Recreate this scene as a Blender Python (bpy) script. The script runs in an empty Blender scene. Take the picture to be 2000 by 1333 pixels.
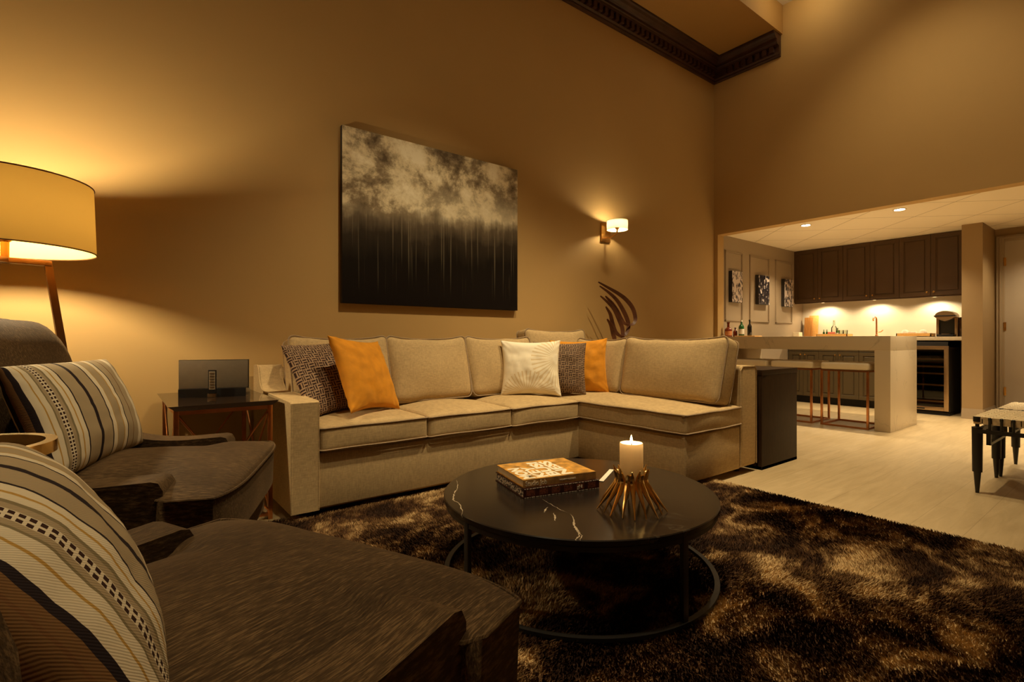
import bpy, bmesh, math, random
import numpy as np
from mathutils import Vector, Matrix, Euler, noise
random.seed(7)
PI = math.pi
R = math.radians
sc = bpy.context.scene
COL = sc.collection

# ------------------------------------------------------------------ camera
CAM_H = 0.92
FWD = Vector((0.613, 0.790, 0)); RGT = Vector((0.790, -0.613, 0))
cam_d = bpy.data.cameras.new('camera'); cam = bpy.data.objects.new('camera', cam_d); COL.objects.link(cam)
cam_d.sensor_width = 36; cam_d.lens = 18.0; cam_d.clip_start = 0.02; cam_d.clip_end = 60
cam.location = (0, 0, CAM_H)
cam.rotation_euler = (PI/2, 0, math.atan2(0.790, 0.613) - PI/2)
cam_d.shift_y = 2.5/2000*-1
sc.camera = cam

# ------------------------------------------------------------------ render look
sc.view_settings.view_transform = 'Standard'; sc.view_settings.look = 'None'
sc.view_settings.gamma = 1; sc.view_settings.use_curve_mapping = False
sc.view_settings.exposure = 0.0
cy = sc.cycles
cy.use_denoising = True; cy.max_bounces = 10; cy.diffuse_bounces = 5; cy.glossy_bounces = 4
cy.transmission_bounces = 6; cy.transparent_max_bounces = 8
cy.caustics_reflective = False; cy.caustics_refractive = False
cy.sample_clamp_indirect = 4; cy.sample_clamp_direct = 0; cy.use_light_tree = True

# ------------------------------------------------------------------ world and lights
w = bpy.data.worlds.new('world'); sc.world = w; w.use_nodes = True
w.node_tree.nodes['Background'].inputs[0].default_value = (1, .5, .15, 1)
w.node_tree.nodes['Background'].inputs[1].default_value = 0.02
WARM = (1.0, 0.78, 0.44); WARM_K = (1.0, 0.79, 0.48)

def spot(name, loc, target, power, angle, blend=.6, radius=.06, color=WARM):
    d = bpy.data.lights.new(name, 'SPOT'); d.energy = power; d.spot_size = R(angle); d.spot_blend = blend
    d.shadow_soft_size = radius; d.color = color
    o = bpy.data.objects.new(name, d); COL.objects.link(o); o.location = loc
    o.rotation_euler = (Vector(target)-Vector(loc)).to_track_quat('-Z', 'Y').to_euler(); return o
def area(name, loc, target, power, sx, sy, color=WARM):
    d = bpy.data.lights.new(name, 'AREA'); d.energy = power; d.shape = 'RECTANGLE'; d.size = sx; d.size_y = sy; d.color = color
    o = bpy.data.objects.new(name, d); COL.objects.link(o); o.location = loc
    o.rotation_euler = (Vector(target)-Vector(loc)).to_track_quat('-Z', 'Y').to_euler(); return o
# high ceiling of the lounge (recessed fittings are above the frame; fill lights are added)
area('overhead_fill', (2.6, 0.2, 4.70), (2.6, 0.2, 0), 12, 3.0, 2.0)  # added soft fill from overhead, not a fitting of the room
spot('downlight_sofa', (2.0, 1.4, 4.7), (1.9, 2.6, 0), 420, 66, .8, .05)
spot('downlight_corner', (3.6, 1.5, 4.7), (3.2, 2.2, 0), 560, 62, .8, .05)
spot('downlight_table', (0.9, 0.9, 4.7), (1.0, 1.5, 0), 220, 60, .8, .05)
spot('downlight_chairs', (-0.3, 1.5, 4.7), (-0.15, 1.4, 0), 170, 46, .8, .05)
spot('downlight_floor', (4.6, 1.0, 4.7), (4.9, 0.9, 0), 130, 60, .9, .05)
spot('wall_fill_spot', (4.6, 1.3, 4.7), (6.04, 1.3, 2.0), 95, 85, 1.0, .08)  # added spot to brighten the right wall, no known fitting there
KITCHEN_SPOTS = [(6.40, 2.63), (6.39, 1.72), (6.39, 0.81), (6.39, -0.2)]
for kx, ky in KITCHEN_SPOTS:
    spot('kitchen_downlight_lamp', (kx, ky, 2.235), (kx, ky, 0), 135, 104, .9, .03, WARM_K)
for kx, ky in ((7.35, 3.0), (7.35, 1.9)):
    spot('kitchen_aisle_lamp', (kx, ky, 2.235), (kx, ky, 0), 90, 112, .9, .03, WARM_K)
PUCKS = (3.17, 2.52, 1.865)
spot('kitchen_downlight_lamp', (7.9, 0.75, 2.235), (7.9, 0.75, 0), 60, 125, .9, .03, WARM_K)
for py in PUCKS:
    spot('under_cabinet_lamp', (8.30, py, 1.455), (8.42, py, 0), 15, 155, .5, .015, WARM_K)

# ------------------------------------------------------------------ materials
def ramp(nt, stops, interp='LINEAR'):
    r = nt.nodes.new('ShaderNodeValToRGB'); cr = r.color_ramp; cr.interpolation = interp
    cr.elements[0].position = stops[0][0]; cr.elements[0].color = (*stops[0][1], 1)
    cr.elements[1].position = stops[-1][0]; cr.elements[1].color = (*stops[-1][1], 1)
    for p, c in stops[1:-1]:
        e = cr.elements.new(p); e.color = (*c, 1)
    return r
def coords(nt, kind='Object', scale=(1, 1, 1), rot=(0, 0, 0)):
    t = nt.nodes.new('ShaderNodeTexCoord'); m = nt.nodes.new('ShaderNodeMapping')
    m.inputs['Scale'].default_value = scale; m.inputs['Rotation'].default_value = rot
    nt.links.new(t.outputs[kind], m.inputs[0]); return m.outputs[0]
def mth(nt, op, a, b=None, c=None):
    n = nt.nodes.new('ShaderNodeMath'); n.operation = op
    for i, v in enumerate((a, b, c)):
        if v is None: continue
        if isinstance(v, (int, float)): n.inputs[i].default_value = v
        else: nt.links.new(v, n.inputs[i])
    return n.outputs[0]
def noise_tex(nt, vec, scale, detail=3, rough=.5, dist=0):
    n = nt.nodes.new('ShaderNodeTexNoise'); n.inputs['Scale'].default_value = scale
    n.inputs['Detail'].default_value = detail; n.inputs['Roughness'].default_value = rough
    n.inputs['Distortion'].default_value = dist
    nt.links.new(vec, n.inputs['Vector']); return n
def mixc(nt, fac, a, b, mode='MIX'):
    n = nt.nodes.new('ShaderNodeMix'); n.data_type = 'RGBA'; n.blend_type = mode
    for i, v in ((0, fac), (6, a), (7, b)):
        if isinstance(v, (int, float)): n.inputs[i].default_value = v
        elif isinstance(v, tuple): n.inputs[i].default_value = (*v, 1) if len(v) == 3 else v
        else: nt.links.new(v, n.inputs[i])
    return n.outputs[2]
def base(name, color=(.5, .5, .5), rough=.6, metal=0, spec=None, **kw):
    m = bpy.data.materials.new(name); m.use_nodes = True; nt = m.node_tree
    b = nt.nodes['Principled BSDF']; b.inputs['Base Color'].default_value = (*color, 1)
    b.inputs['Roughness'].default_value = rough; b.inputs['Metallic'].default_value = metal
    if spec is not None: b.inputs['Specular IOR Level'].default_value = spec
    for k, v in kw.items(): b.inputs[k].default_value = v
    return m, nt, b
def bump(nt, b, height, strength=.3, dist=.01):
    n = nt.nodes.new('ShaderNodeBump'); n.inputs['Strength'].default_value = strength; n.inputs['Distance'].default_value = dist
    nt.links.new(height, n.inputs['Height']); nt.links.new(n.outputs[0], b.inputs['Normal']); return n
def mottled(name, color, rough=.6, scale=6, amt=.12, metal=0, bscale=None, bstr=.15, bdist=.003, spec=None, stretch=(1, 1, 1), **kw):
    m, nt, b = base(name, color, rough, metal, spec, **kw)
    v = coords(nt, 'Object', stretch); n = noise_tex(nt, v, scale, 4)
    lo = tuple(c*(1-amt) for c in color); hi = tuple(min(1, c*(1+amt)) for c in color)
    r = ramp(nt, [(.3, lo), (.7, hi)]); nt.links.new(n.outputs[0], r.inputs[0])
    nt.links.new(r.outputs[0], b.inputs['Base Color'])
    if bscale:
        n2 = noise_tex(nt, v, bscale, 3); bump(nt, b, n2.outputs[0], bstr, bdist)
    return m
def woven(name, color, sc_=260, amt=.22, rough=.9, bstr=.35, sheen=.2):
    """plain weave: two crossing wave sets plus slub noise"""
    m, nt, b = base(name, color, rough, 0, .15)
    v = coords(nt, 'Object')
    outs = []
    for st in ((1, 1, .12), (.12, .12, 1)):
        n = noise_tex(nt, coords(nt, 'Object', tuple(s*sc_ for s in st)), 1, 2); outs.append(n.outputs[0])
    s = mth(nt, 'ADD', outs[0], outs[1]); s = mth(nt, 'MULTIPLY', s, .5)
    big = noise_tex(nt, v, 5, 3)
    s2 = mth(nt, 'ADD', mth(nt, 'MULTIPLY', s, .8), mth(nt, 'MULTIPLY', big.outputs[0], .2))
    r = ramp(nt, [(.36, tuple(c*(1-amt) for c in color)), (.64, tuple(min(1, c*(1+amt)) for c in color))])
    nt.links.new(s2, r.inputs[0]); nt.links.new(r.outputs[0], b.inputs['Base Color'])
    bump(nt, b, s, bstr, .0015)
    b.inputs['Sheen Weight'].default_value = sheen; b.inputs['Sheen Roughness'].default_value = .5
    b.inputs['Sheen Tint'].default_value = (*color, 1)
    return m
def emit(name, color, strength):
    m = bpy.data.materials.new(name); m.use_nodes = True; nt = m.node_tree
    b = nt.nodes['Principled BSDF']; b.inputs['Base Color'].default_value = (*color, 1)
    b.inputs['Emission Color'].default_value = (*color, 1); b.inputs['Emission Strength'].default_value = strength
    return m
def glassy(name, color=(.9, .95, .9), rough=.02, alpha_tint=.9):
    m = bpy.data.materials.new(name); m.use_nodes = True; nt = m.node_tree
    for n in list(nt.nodes):
        if n.type != 'OUTPUT_MATERIAL': nt.nodes.remove(n)
    out = [n for n in nt.nodes][0]
    t = nt.nodes.new('ShaderNodeBsdfTransparent'); t.inputs[0].default_value = (*color, 1)
    g = nt.nodes.new('ShaderNodeBsdfGlossy'); g.inputs['Roughness'].default_value = rough
    f = nt.nodes.new('ShaderNodeFresnel'); f.inputs[0].default_value = 1.5
    x = nt.nodes.new('ShaderNodeMixShader'); nt.links.new(f.outputs[0], x.inputs[0])
    nt.links.new(t.outputs[0], x.inputs[1]); nt.links.new(g.outputs[0], x.inputs[2]); nt.links.new(x.outputs[0], out.inputs[0])
    return m
def shade_mat(name, color, through):
    m = bpy.data.materials.new(name); m.use_nodes = True; nt = m.node_tree
    for n in list(nt.nodes):
        if n.type != 'OUTPUT_MATERIAL': nt.nodes.remove(n)
    out = [n for n in nt.nodes][0]
    d = nt.nodes.new('ShaderNodeBsdfDiffuse'); d.inputs[0].default_value = (*color, 1)
    t = nt.nodes.new('ShaderNodeBsdfTranslucent')
    x = nt.nodes.new('ShaderNodeMixShader'); x.inputs[0].default_value = through
    n = noise_tex(nt, coords(nt, 'Object', (40, 40, 300)), 1, 2)
    r = ramp(nt, [(.3, tuple(c*.93 for c in color)), (.7, color)]); nt.links.new(n.outputs[0], r.inputs[0])
    nt.links.new(r.outputs[0], t.inputs[0])
    nt.links.new(d.outputs[0], x.inputs[1]); nt.links.new(t.outputs[0], x.inputs[2]); nt.links.new(x.outputs[0], out.inputs[0])
    return m

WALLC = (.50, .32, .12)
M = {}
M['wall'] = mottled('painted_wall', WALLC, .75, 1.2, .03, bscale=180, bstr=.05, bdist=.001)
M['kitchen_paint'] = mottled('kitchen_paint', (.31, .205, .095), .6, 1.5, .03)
M['soffit'] = mottled('soffit_paint', (.40, .23, .07), .75, 1.2, .03)
M['ceiling'] = mottled('ceiling_paint', (.75, .68, .56), .8, 2, .03)
M['kwall'] = mottled('taupe_panelling', (.33, .25, .165), .55, 2, .03)
M['cabinet'] = mottled('cabinet_taupe', (.070, .034, .010), .45, 3, .06)
M['base_cabinet'] = mottled('base_cabinet_taupe', (.070, .046, .018), .45, 3, .06)
M['crown'] = mottled('dark_walnut', (.045, .017, .010), .38, 8, .3)
M['trim'] = mottled('trim_paint', (.34, .26, .17), .45, 3, .03)
M['door'] = mottled('door_paint', (.42, .35, .27), .45, 3, .03)
M['brass'] = mottled('brass', (.72, .42, .13), .25, 20, .1, metal=1)
M['brushed_brass'] = mottled('polished_brass', (.92, .64, .26), .17, 20, .1, metal=1)
M['copper'] = mottled('rose_gold', (.62, .27, .11), .28, 20, .1, metal=1)
M['bronze'] = mottled('bronze_metal', (.20, .095, .035), .4, 12, .15, metal=.7)
M['steel'] = mottled('brushed_steel', (.42, .30, .18), .32, 10, .1, metal=1, stretch=(1, 1, 30))
M['black_metal'] = mottled('black_metal', (.012, .011, .011), .42, 15, .2)
M['black'] = mottled('black_plastic', (.010, .009, .009), .3, 15, .2)
M['black_matte'] = mottled('black_matte', (.012, .010, .009), .8, 15, .2)
M['sofa'] = woven('sofa_linen', (.46, .33, .172), 300, .22)
M['sofa_pipe'] = woven('sofa_piping', (.33, .24, .15), 300, .2)
M['mustard'] = mottled('mustard_velvet', (.60, .235, .004), .85, 14, .16, bscale=90, bstr=.25, bdist=.003, **{'Sheen Weight': .4, 'Sheen Tint': (.9, .5, .1, 1)})
M['candle_base'] = mottled('candle_wax', (.86, .74, .55), .45, 3, .03, **{'Subsurface Weight': 1.0, 'Subsurface Radius': (.05, .035, .018), 'Subsurface Scale': .9})
M['glass'] = glassy('clear_glass', (.88, .92, .88))
M['smoked'] = glassy('smoked_glass', (.20, .13, .08))
M['cream_leather'] = mottled('cream_leather', (.80, .70, .52), .5, 5, .05, bscale=200, bstr=.1, bdist=.001)
M['white_paper'] = mottled('white_paper', (.75, .68, .56), .7, 30, .05)
M['cream'] = mottled('cream_card', (.72, .60, .42), .6, 30, .05)
M['blind_amber'] = mottled('amber_glass', (.16, .022, .008), .12, 8, .2, spec=.8)
M['green_glass'] = mottled('green_glass', (.012, .09, .02), .1, 8, .2, spec=.8)
M['dark_glass'] = mottled('dark_glass', (.015, .012, .010), .1, 8, .2, spec=.8)
M['label_white'] = mottled('bottle_label', (.72, .68, .58), .6, 30, .05)
M['label_orange'] = mottled('orange_label', (.62, .24, .08), .6, 30, .05)
M['pink'] = mottled('pink_packet', (.62, .16, .10), .6, 10, .1)
M['shade'] = shade_mat('lamp_linen', (.80, .46, .095), .034)
M['shade_small'] = shade_mat('sconce_linen', (.92, .76, .48), .22)
M['bulb'] = emit('lamp_bulb_glow', (1.0, .80, .47), 1500)
M['bulb_small'] = emit('sconce_bulb_glow', (1.0, .80, .48), 520)
M['flame'] = emit('candle_flame_glow', (1.0, .62, .20), 60)
M['disc'] = emit('downlight_lens_glow', (1.0, .84, .6), 60)
M['puck'] = emit('puck_lens_glow', (1.0, .80, .45), 5)
M['globe'] = emit('ceiling_globe_glow', (1.0, .80, .46), 30)

M['candle'] = shade_mat('candle_wax_translucent', (.92, .78, .56), .5)
def wood(name, c1, c2, scale=6, stretch=(1, 1, 14), rough=.45, spec=.5):
    m, nt, b = base(name, c1, rough, 0, spec)
    v = coords(nt, 'Object', stretch); n = noise_tex(nt, v, scale, 5, .6, .6)
    r = ramp(nt, [(.3, c1), (.7, c2)]); nt.links.new(n.outputs[0], r.inputs[0]); nt.links.new(r.outputs[0], b.inputs['Base Color'])
    bump(nt, b, n.outputs[0], .15, .002); return m
M['espresso'] = wood('espresso_wood', (.018, .0075, .0025), (.038, .018, .006), 14, (6, 6, .7), .5, .25)
M['bamboo'] = wood('bamboo_board', (.30, .12, .022), (.46, .21, .05), 10, (5, 5, .5))
M['tray_wood'] = wood('tray_wood', (.52, .27, .07), (.68, .38, .12), 10, (1, 6, 6))
M['sculpture'] = wood('sculpture_wood', (.085, .024, .010), (.17, .06, .02), 10, (1, 1, 1), .5)
M['chair_leg'] = wood('chair_leg_wood', (.03, .015, .008), (.06, .03, .015), 10)

def build_floor_mat():
    m, nt, b = base('pale_plank_floor', (.62, .53, .40), .38, 0, .4)
    v = coords(nt, 'Object', (1, 1, 1), (0, 0, R(0)))
    br = nt.nodes.new('ShaderNodeTexBrick'); nt.links.new(v, br.inputs['Vector'])
    br.inputs['Color1'].default_value = (.52, .40, .235, 1); br.inputs['Color2'].default_value = (.475, .36, .205, 1)
    br.inputs['Mortar'].default_value = (.36, .27, .15, 1); br.inputs['Scale'].default_value = 1
    br.inputs['Mortar Size'].default_value = .0015; br.inputs['Brick Width'].default_value = 1.2; br.inputs['Row Height'].default_value = .2
    n = noise_tex(nt, coords(nt, 'Object', (3, 24, 1)), 1, 5, .6, .8)
    r = ramp(nt, [(.3, (.80, .78, .74)), (.7, (1.0, 1.0, 1.0))]); nt.links.new(n.outputs[0], r.inputs[0])
    nt.links.new(mixc(nt, 1.0, br.outputs[0], r.outputs[0], 'MULTIPLY'), b.inputs['Base Color'])
    n2 = noise_tex(nt, coords(nt, 'Object', (14, 46, 1)), 1, 3, .5, 1.5)
    bump(nt, b, n2.outputs[0], .25, .002); return m
M['floor'] = build_floor_mat()

def build_tile_mat():
    m, nt, b = base('ceiling_tile', (.74, .66, .53), .8)
    v = coords(nt, 'Object', (1, 1, 1), (0, 0, R(45)))
    br = nt.nodes.new('ShaderNodeTexBrick'); nt.links.new(v, br.inputs['Vector']); br.offset = 0
    for k, c in (('Color1', (.90, .80, .64)), ('Color2', (.90, .80, .64)), ('Mortar', (.42, .34, .24))): br.inputs[k].default_value = (*c, 1)
    br.inputs['Scale'].default_value = 1; br.inputs['Mortar Size'].default_value = .0045
    br.inputs['Brick Width'].default_value = .61; br.inputs['Row Height'].default_value = .61
    nt.links.new(br.outputs[0], b.inputs['Base Color'])
    n = noise_tex(nt, coords(nt, 'Object'), 120, 2); bump(nt, b, n.outputs[0], .15, .002); return m
M['tiles'] = build_tile_mat()

def build_quartz():
    m, nt, b = base('cream_quartz', (.66, .57, .42), .28, 0, .5)
    v = coords(nt, 'Object'); n = noise_tex(nt, v, .8, 5, .6, 1.2)
    a = mth(nt, 'ABSOLUTE', mth(nt, 'SUBTRACT', n.outputs[0], .5))
    r = ramp(nt, [(0, (.46, .38, .26)), (.003, (.56, .47, .33)), (.012, (.60, .50, .35))]); nt.links.new(a, r.inputs[0])
    nt.links.new(r.outputs[0], b.inputs['Base Color']); return m
M['quartz'] = build_quartz()

def build_marble():
    m, nt, b = base('black_marble', (.012, .009, .007), .22, 0, .32)
    v = coords(nt, 'Object', (1, 1, 1), (0, 0, R(35))); n = noise_tex(nt, v, 1.7, 6, .62, .9)
    a = mth(nt, 'ABSOLUTE', mth(nt, 'SUBTRACT', n.outputs[0], .5))
    r = ramp(nt, [(0, (1, 1, 1)), (.0035, (.5, .5, .5)), (.009, (0, 0, 0))]); nt.links.new(a, r.inputs[0])
    n2 = noise_tex(nt, v, 2.9, 2); r2 = ramp(nt, [(.54, (0, 0, 0)), (.62, (1, 1, 1))]); nt.links.new(n2.outputs[0], r2.inputs[0])
    f = mth(nt, 'MULTIPLY', r.outputs[0], r2.outputs[0])
    nt.links.new(mixc(nt, mth(nt, 'MULTIPLY', f, .12), (.013, .009, .007), (.30, .25, .18)), b.inputs['Base Color']); return m
M['marble'] = build_marble()

def build_chenille():
    m, nt, b = base('brown_chenille', (.06, .04, .025), .85, 0, .15)
    n = noise_tex(nt, coords(nt, 'Object', (34, 420, 120)), 1, 4, .65)
    n0 = noise_tex(nt, coords(nt, 'Object'), 3.5, 3)
    s = mth(nt, 'ADD', mth(nt, 'MULTIPLY', n.outputs[0], .72), mth(nt, 'MULTIPLY', n0.outputs[0], .28))
    r = ramp(nt, [(.38, (.022, .012, .005)), (.52, (.052, .030, .013)), (.66, (.15, .092, .042))]); nt.links.new(s, r.inputs[0])
    nt.links.new(r.outputs[0], b.inputs['Base Color']); bump(nt, b, n.outputs[0], .5, .002)
    b.inputs['Sheen Weight'].default_value = .12; b.inputs['Sheen Roughness'].default_value = .4
    b.inputs['Sheen Tint'].default_value = (.75, .5, .28, 1); return m
M['chenille'] = build_chenille()

def build_pillow_weave():
    m, nt, b = base('brown_key_weave', (.1, .06, .04), .85, 0, .15)
    t = nt.nodes.new('ShaderNodeTexCoord'); sp = nt.nodes.new('ShaderNodeSeparateXYZ'); nt.links.new(t.outputs['UV'], sp.inputs[0])
    N = 17.0
    x = mth(nt, 'MULTIPLY', sp.outputs[0], N); y = mth(nt, 'MULTIPLY', sp.outputs[1], N)
    par = mth(nt, 'MODULO', mth(nt, 'ADD', mth(nt, 'FLOOR', x), mth(nt, 'FLOOR', y)), 2.0)
    par = mth(nt, 'GREATER_THAN', par, .5)
    fx = mth(nt, 'FRACT', x); fy = mth(nt, 'FRACT', y)
    def rings(a, c):   # stripes with an end bar
        s1 = mth(nt, 'GREATER_THAN', mth(nt, 'FRACT', mth(nt, 'MULTIPLY', a, 2.0)), .5)
        e = mth(nt, 'GREATER_THAN', c, .86); return mth(nt, 'MAXIMUM', s1, e)
    A = rings(fx, fy); B = rings(fy, fx)
    f = mth(nt, 'ADD', mth(nt, 'MULTIPLY', par, A), mth(nt, 'MULTIPLY', mth(nt, 'SUBTRACT', 1.0, par), B))
    nt.links.new(mixc(nt, f, (.030, .014, .012), (.30, .20, .125)), b.inputs['Base Color'])
    bump(nt, b, f, .4, .002); return m
M['key'] = build_pillow_weave()

def build_white_burst():
    m, nt, b = base('white_sunburst', (.8, .72, .55), .8, 0, .2)
    t = nt.nodes.new('ShaderNodeTexCoord'); sp = nt.nodes.new('ShaderNodeSeparateXYZ'); nt.links.new(t.outputs['UV'], sp.inputs[0])
    fs = []
    for cx_, cy_, k in ((.45, .02, 22), (.92, .62, 18)):
        x = mth(nt, 'SUBTRACT', sp.outputs[0], cx_); y = mth(nt, 'SUBTRACT', sp.outputs[1], cy_)
        a = mth(nt, 'ARCTAN2', y, x); rr = mth(nt, 'SQRT', mth(nt, 'ADD', mth(nt, 'POWER', x, 2), mth(nt, 'POWER', y, 2)))
        s = mth(nt, 'SINE', mth(nt, 'MULTIPLY', a, k*2.0))
        win = mth(nt, 'MULTIPLY', mth(nt, 'GREATER_THAN', rr, .08), mth(nt, 'LESS_THAN', rr, .42))
        fs.append(mth(nt, 'MULTIPLY', mth(nt, 'GREATER_THAN', s, .45), win))
    f = mth(nt, 'MULTIPLY', mth(nt, 'MAXIMUM', fs[0], fs[1]), .8)
    nt.links.new(mixc(nt, f, (.90, .82, .66), (.72, .57, .34)), b.inputs['Base Color'])
    bump(nt, b, f, .3, .002); return m
M['burst'] = build_white_burst()

def build_stripes():
    m, nt, b = base('striped_ticking', (.6, .5, .35), .9, 0, .15)
    t = nt.nodes.new('ShaderNodeTexCoord'); sp = nt.nodes.new('ShaderNodeSeparateXYZ'); nt.links.new(t.outputs['UV'], sp.inputs[0])
    W = (.62, .54, .40); T = (.34, .265, .165); K = (.020, .013, .015); G = (.42, .25, .06); O = (.20, .16, .09); D = (.16, .075, .03)
    U = (.17, .088, .034); st = [(0, U), (.018, D), (.032, U), (.065, D), (.072, U), (.10, K), (.125, W), (.165, G), (.175, W), (.205, O), (.213, T),
          (.285, O), (.293, W), (.318, G), (.326, W), (.352, K), (.362, T), (.43, K), (.452, T), (.52, K), (.530, W), (.555, G), (.562, T),
          (.615, G), (.622, W), (.655, K), (.664, T), (.72, D), (.728, T), (.80, W), (.86, D), (.87, T)]
    r = ramp(nt, st, 'CONSTANT'); nt.links.new(sp.outputs[0], r.inputs[0])
    # two rows of stitched dashes on the wide tan stripe
    fy = mth(nt, 'FRACT', mth(nt, 'MULTIPLY', sp.outputs[1], 36.0)); dash = mth(nt, 'LESS_THAN', fy, .62)
    def band(u0, u1): return mth(nt, 'MULTIPLY', mth(nt, 'GREATER_THAN', sp.outputs[0], u0), mth(nt, 'LESS_THAN', sp.outputs[0], u1))
    white = band(.232, .266)
    dk = mth(nt, 'MULTIPLY', mth(nt, 'MAXIMUM', band(.234, .2455), band(.2525, .264)), dash)
    c = mixc(nt, white, r.outputs[0], W); c = mixc(nt, dk, c, (.035, .014, .010))
    # twill
    tw = mth(nt, 'SINE', mth(nt, 'ADD', mth(nt, 'MULTIPLY', sp.outputs[0], 900.0), mth(nt, 'MULTIPLY', sp.outputs[1], 560.0)))
    tw = mth(nt, 'MULTIPLY', mth(nt, 'ADD', tw, 1.0), .5)
    c = mixc(nt, mth(nt, 'MULTIPLY', tw, .22), c, mixc(nt, 1.0, c, (.45, .42, .40), 'MULTIPLY'))
    nt.links.new(c, b.inputs['Base Color']); bump(nt, b, tw, .25, .0012)
    return m
M['stripes'] = build_stripes()

def build_rug(name):
    m, nt, b = base(name, (.1, .06, .03), .8, 0, .2)
    v = coords(nt, 'Object', (1.0, 1.35, 1), (0, 0, R(20))); n = noise_tex(nt, v, 3.3, 7, .68, .5)
    r = ramp(nt, [(.41, (.024, .009, .003)), (.48, (.062, .026, .009)), (.54, (.21, .115, .045)), (.61, (.56, .39, .19))])
    nt.links.new(n.outputs[0], r.inputs[0]); nt.links.new(r.outputs[0], b.inputs['Base Color'])
    return m
M['rug'] = build_rug('shag_pile')

def build_painting():
    m, nt, b = base('abstract_canvas', (.5, .5, .5), .6, 0, .1)
    t = nt.nodes.new('ShaderNodeTexCoord'); sp = nt.nodes.new('ShaderNodeSeparateXYZ'); nt.links.new(t.outputs['UV'], sp.inputs[0])
    mp = nt.nodes.new('ShaderNodeMapping'); nt.links.new(t.outputs['UV'], mp.inputs[0]); mp.inputs['Scale'].default_value = (1.26, 1, 1)
    cl = noise_tex(nt, mp.outputs[0], 3.4, 8, .70, .15)
    cr = ramp(nt, [(.38, (.13, .095, .06)), (.46, (.33, .26, .17)), (.53, (.76, .66, .46)), (.61, (.97, .89, .70))])
    nt.links.new(cl.outputs[0], cr.inputs[0])
    mp2 = nt.nodes.new('ShaderNodeMapping'); nt.links.new(t.outputs['UV'], mp2.inputs[0]); mp2.inputs['Scale'].default_value = (16, 2.2, 1)
    st = noise_tex(nt, mp2.outputs[0], 1, 4, .6)
    mp3 = nt.nodes.new('ShaderNodeMapping'); nt.links.new(t.outputs['UV'], mp3.inputs[0]); mp3.inputs['Scale'].default_value = (110, 1.2, 1)
    dr = noise_tex(nt, mp3.outputs[0], 1, 2, .5)
    lo = noise_tex(nt, mp.outputs[0], 4, 4)
    # jagged horizon: v + streak noise
    vv = mth(nt, 'ADD', mth(nt, 'SUBTRACT', sp.outputs[1], mth(nt, 'MULTIPLY', sp.outputs[0], .05)), mth(nt, 'MULTIPLY', mth(nt, 'SUBTRACT', st.outputs[0], .5), .20))
    vv = mth(nt, 'ADD', vv, mth(nt, 'MULTIPLY', mth(nt, 'SUBTRACT', lo.outputs[0], .5), .16))
    mr = ramp(nt, [(.49, (0, 0, 0)), (.53, (.25, .25, .25)), (.57, (1, 1, 1))]); nt.links.new(vv, mr.inputs[0])
    dark = ramp(nt, [(0, (.008, .005, .004)), (.25, (.010, .007, .005)), (.40, (.035, .026, .018)), (.47, (.11, .085, .058)), (.53, (.22, .175, .12))]); nt.links.new(vv, dark.inputs[0])
    drf = ramp(nt, [(.60, (0, 0, 0)), (.67, (1, 1, 1))]); nt.links.new(dr.outputs[0], drf.inputs[0])
    drv = ramp(nt, [(.05, (0, 0, 0)), (.5, (1, 1, 1))]); nt.links.new(sp.outputs[1], drv.inputs[0])
    dk2 = mixc(nt, mth(nt, 'MULTIPLY', mth(nt, 'MULTIPLY', drf.outputs[0], drv.outputs[0]), .45), dark.outputs[0], (.30, .25, .17))
    glow = ramp(nt, [(.52, (0, 0, 0)), (.60, (1, 1, 1)), (.68, (.8, .8, .8)), (.80, (0, 0, 0))]); nt.links.new(sp.outputs[1], glow.inputs[0])
    gx = ramp(nt, [(.15, (0, 0, 0)), (.8, (1, 1, 1))]); nt.links.new(sp.outputs[0], gx.inputs[0])
    sky = mixc(nt, mth(nt, 'MULTIPLY', mth(nt, 'MULTIPLY', glow.outputs[0], gx.outputs[0]), .6), cr.outputs[0], (.80, .72, .53))
    c = mixc(nt, mr.outputs[0], dk2, sky)
    nt.links.new(c, b.inputs['Base Color']); bump(nt, b, cl.outputs[0], .15, .004); return m
M['painting'] = build_painting()
M['canvas_edge'] = mottled('canvas_edge', (.02, .013, .009), .7, 20, .2)

def build_photo(name, seed, lo=.46, hi=.58):
    m, nt, b = base(name, (.5, .5, .5), .35, 0, .4)
    t = nt.nodes.new('ShaderNodeTexCoord'); mp = nt.nodes.new('ShaderNodeMapping'); nt.links.new(t.outputs['UV'], mp.inputs[0])
    mp.inputs['Location'].default_value = (seed, seed*.7, 0); mp.inputs['Scale'].default_value = (3.2, 2.6, 1)
    n = noise_tex(nt, mp.outputs[0], 1.6, 6, .75); vo = nt.nodes.new('ShaderNodeTexVoronoi'); vo.inputs['Scale'].default_value = 3.2
    vo.distance = 'CHEBYCHEV'; nt.links.new(mp.outputs[0], vo.inputs['Vector'])
    s = mth(nt, 'ADD', mth(nt, 'MULTIPLY', n.outputs[0], .7), mth(nt, 'MULTIPLY', vo.outputs['Distance'], .45))
    r = ramp(nt, [(lo, (.010, .008, .012)), (hi-.03, (.09, .07, .07)), (hi, (.62, .52, .46))]); nt.links.new(s, r.inputs[0])
    nt.links.new(r.outputs[0], b.inputs['Base Color']); return m

def build_basket():
    m, nt, b = base('cream_strap', (.6, .5, .33), .6, 0, .3)
    v = coords(nt, 'Object'); n = noise_tex(nt, v, 60, 3)
    r = ramp(nt, [(.3, (.66, .52, .32)), (.7, (.86, .72, .48))]); nt.links.new(n.outputs[0], r.inputs[0]); nt.links.new(r.outputs[0], b.inputs['Base Color']); return m
M['strap'] = build_basket()

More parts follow.
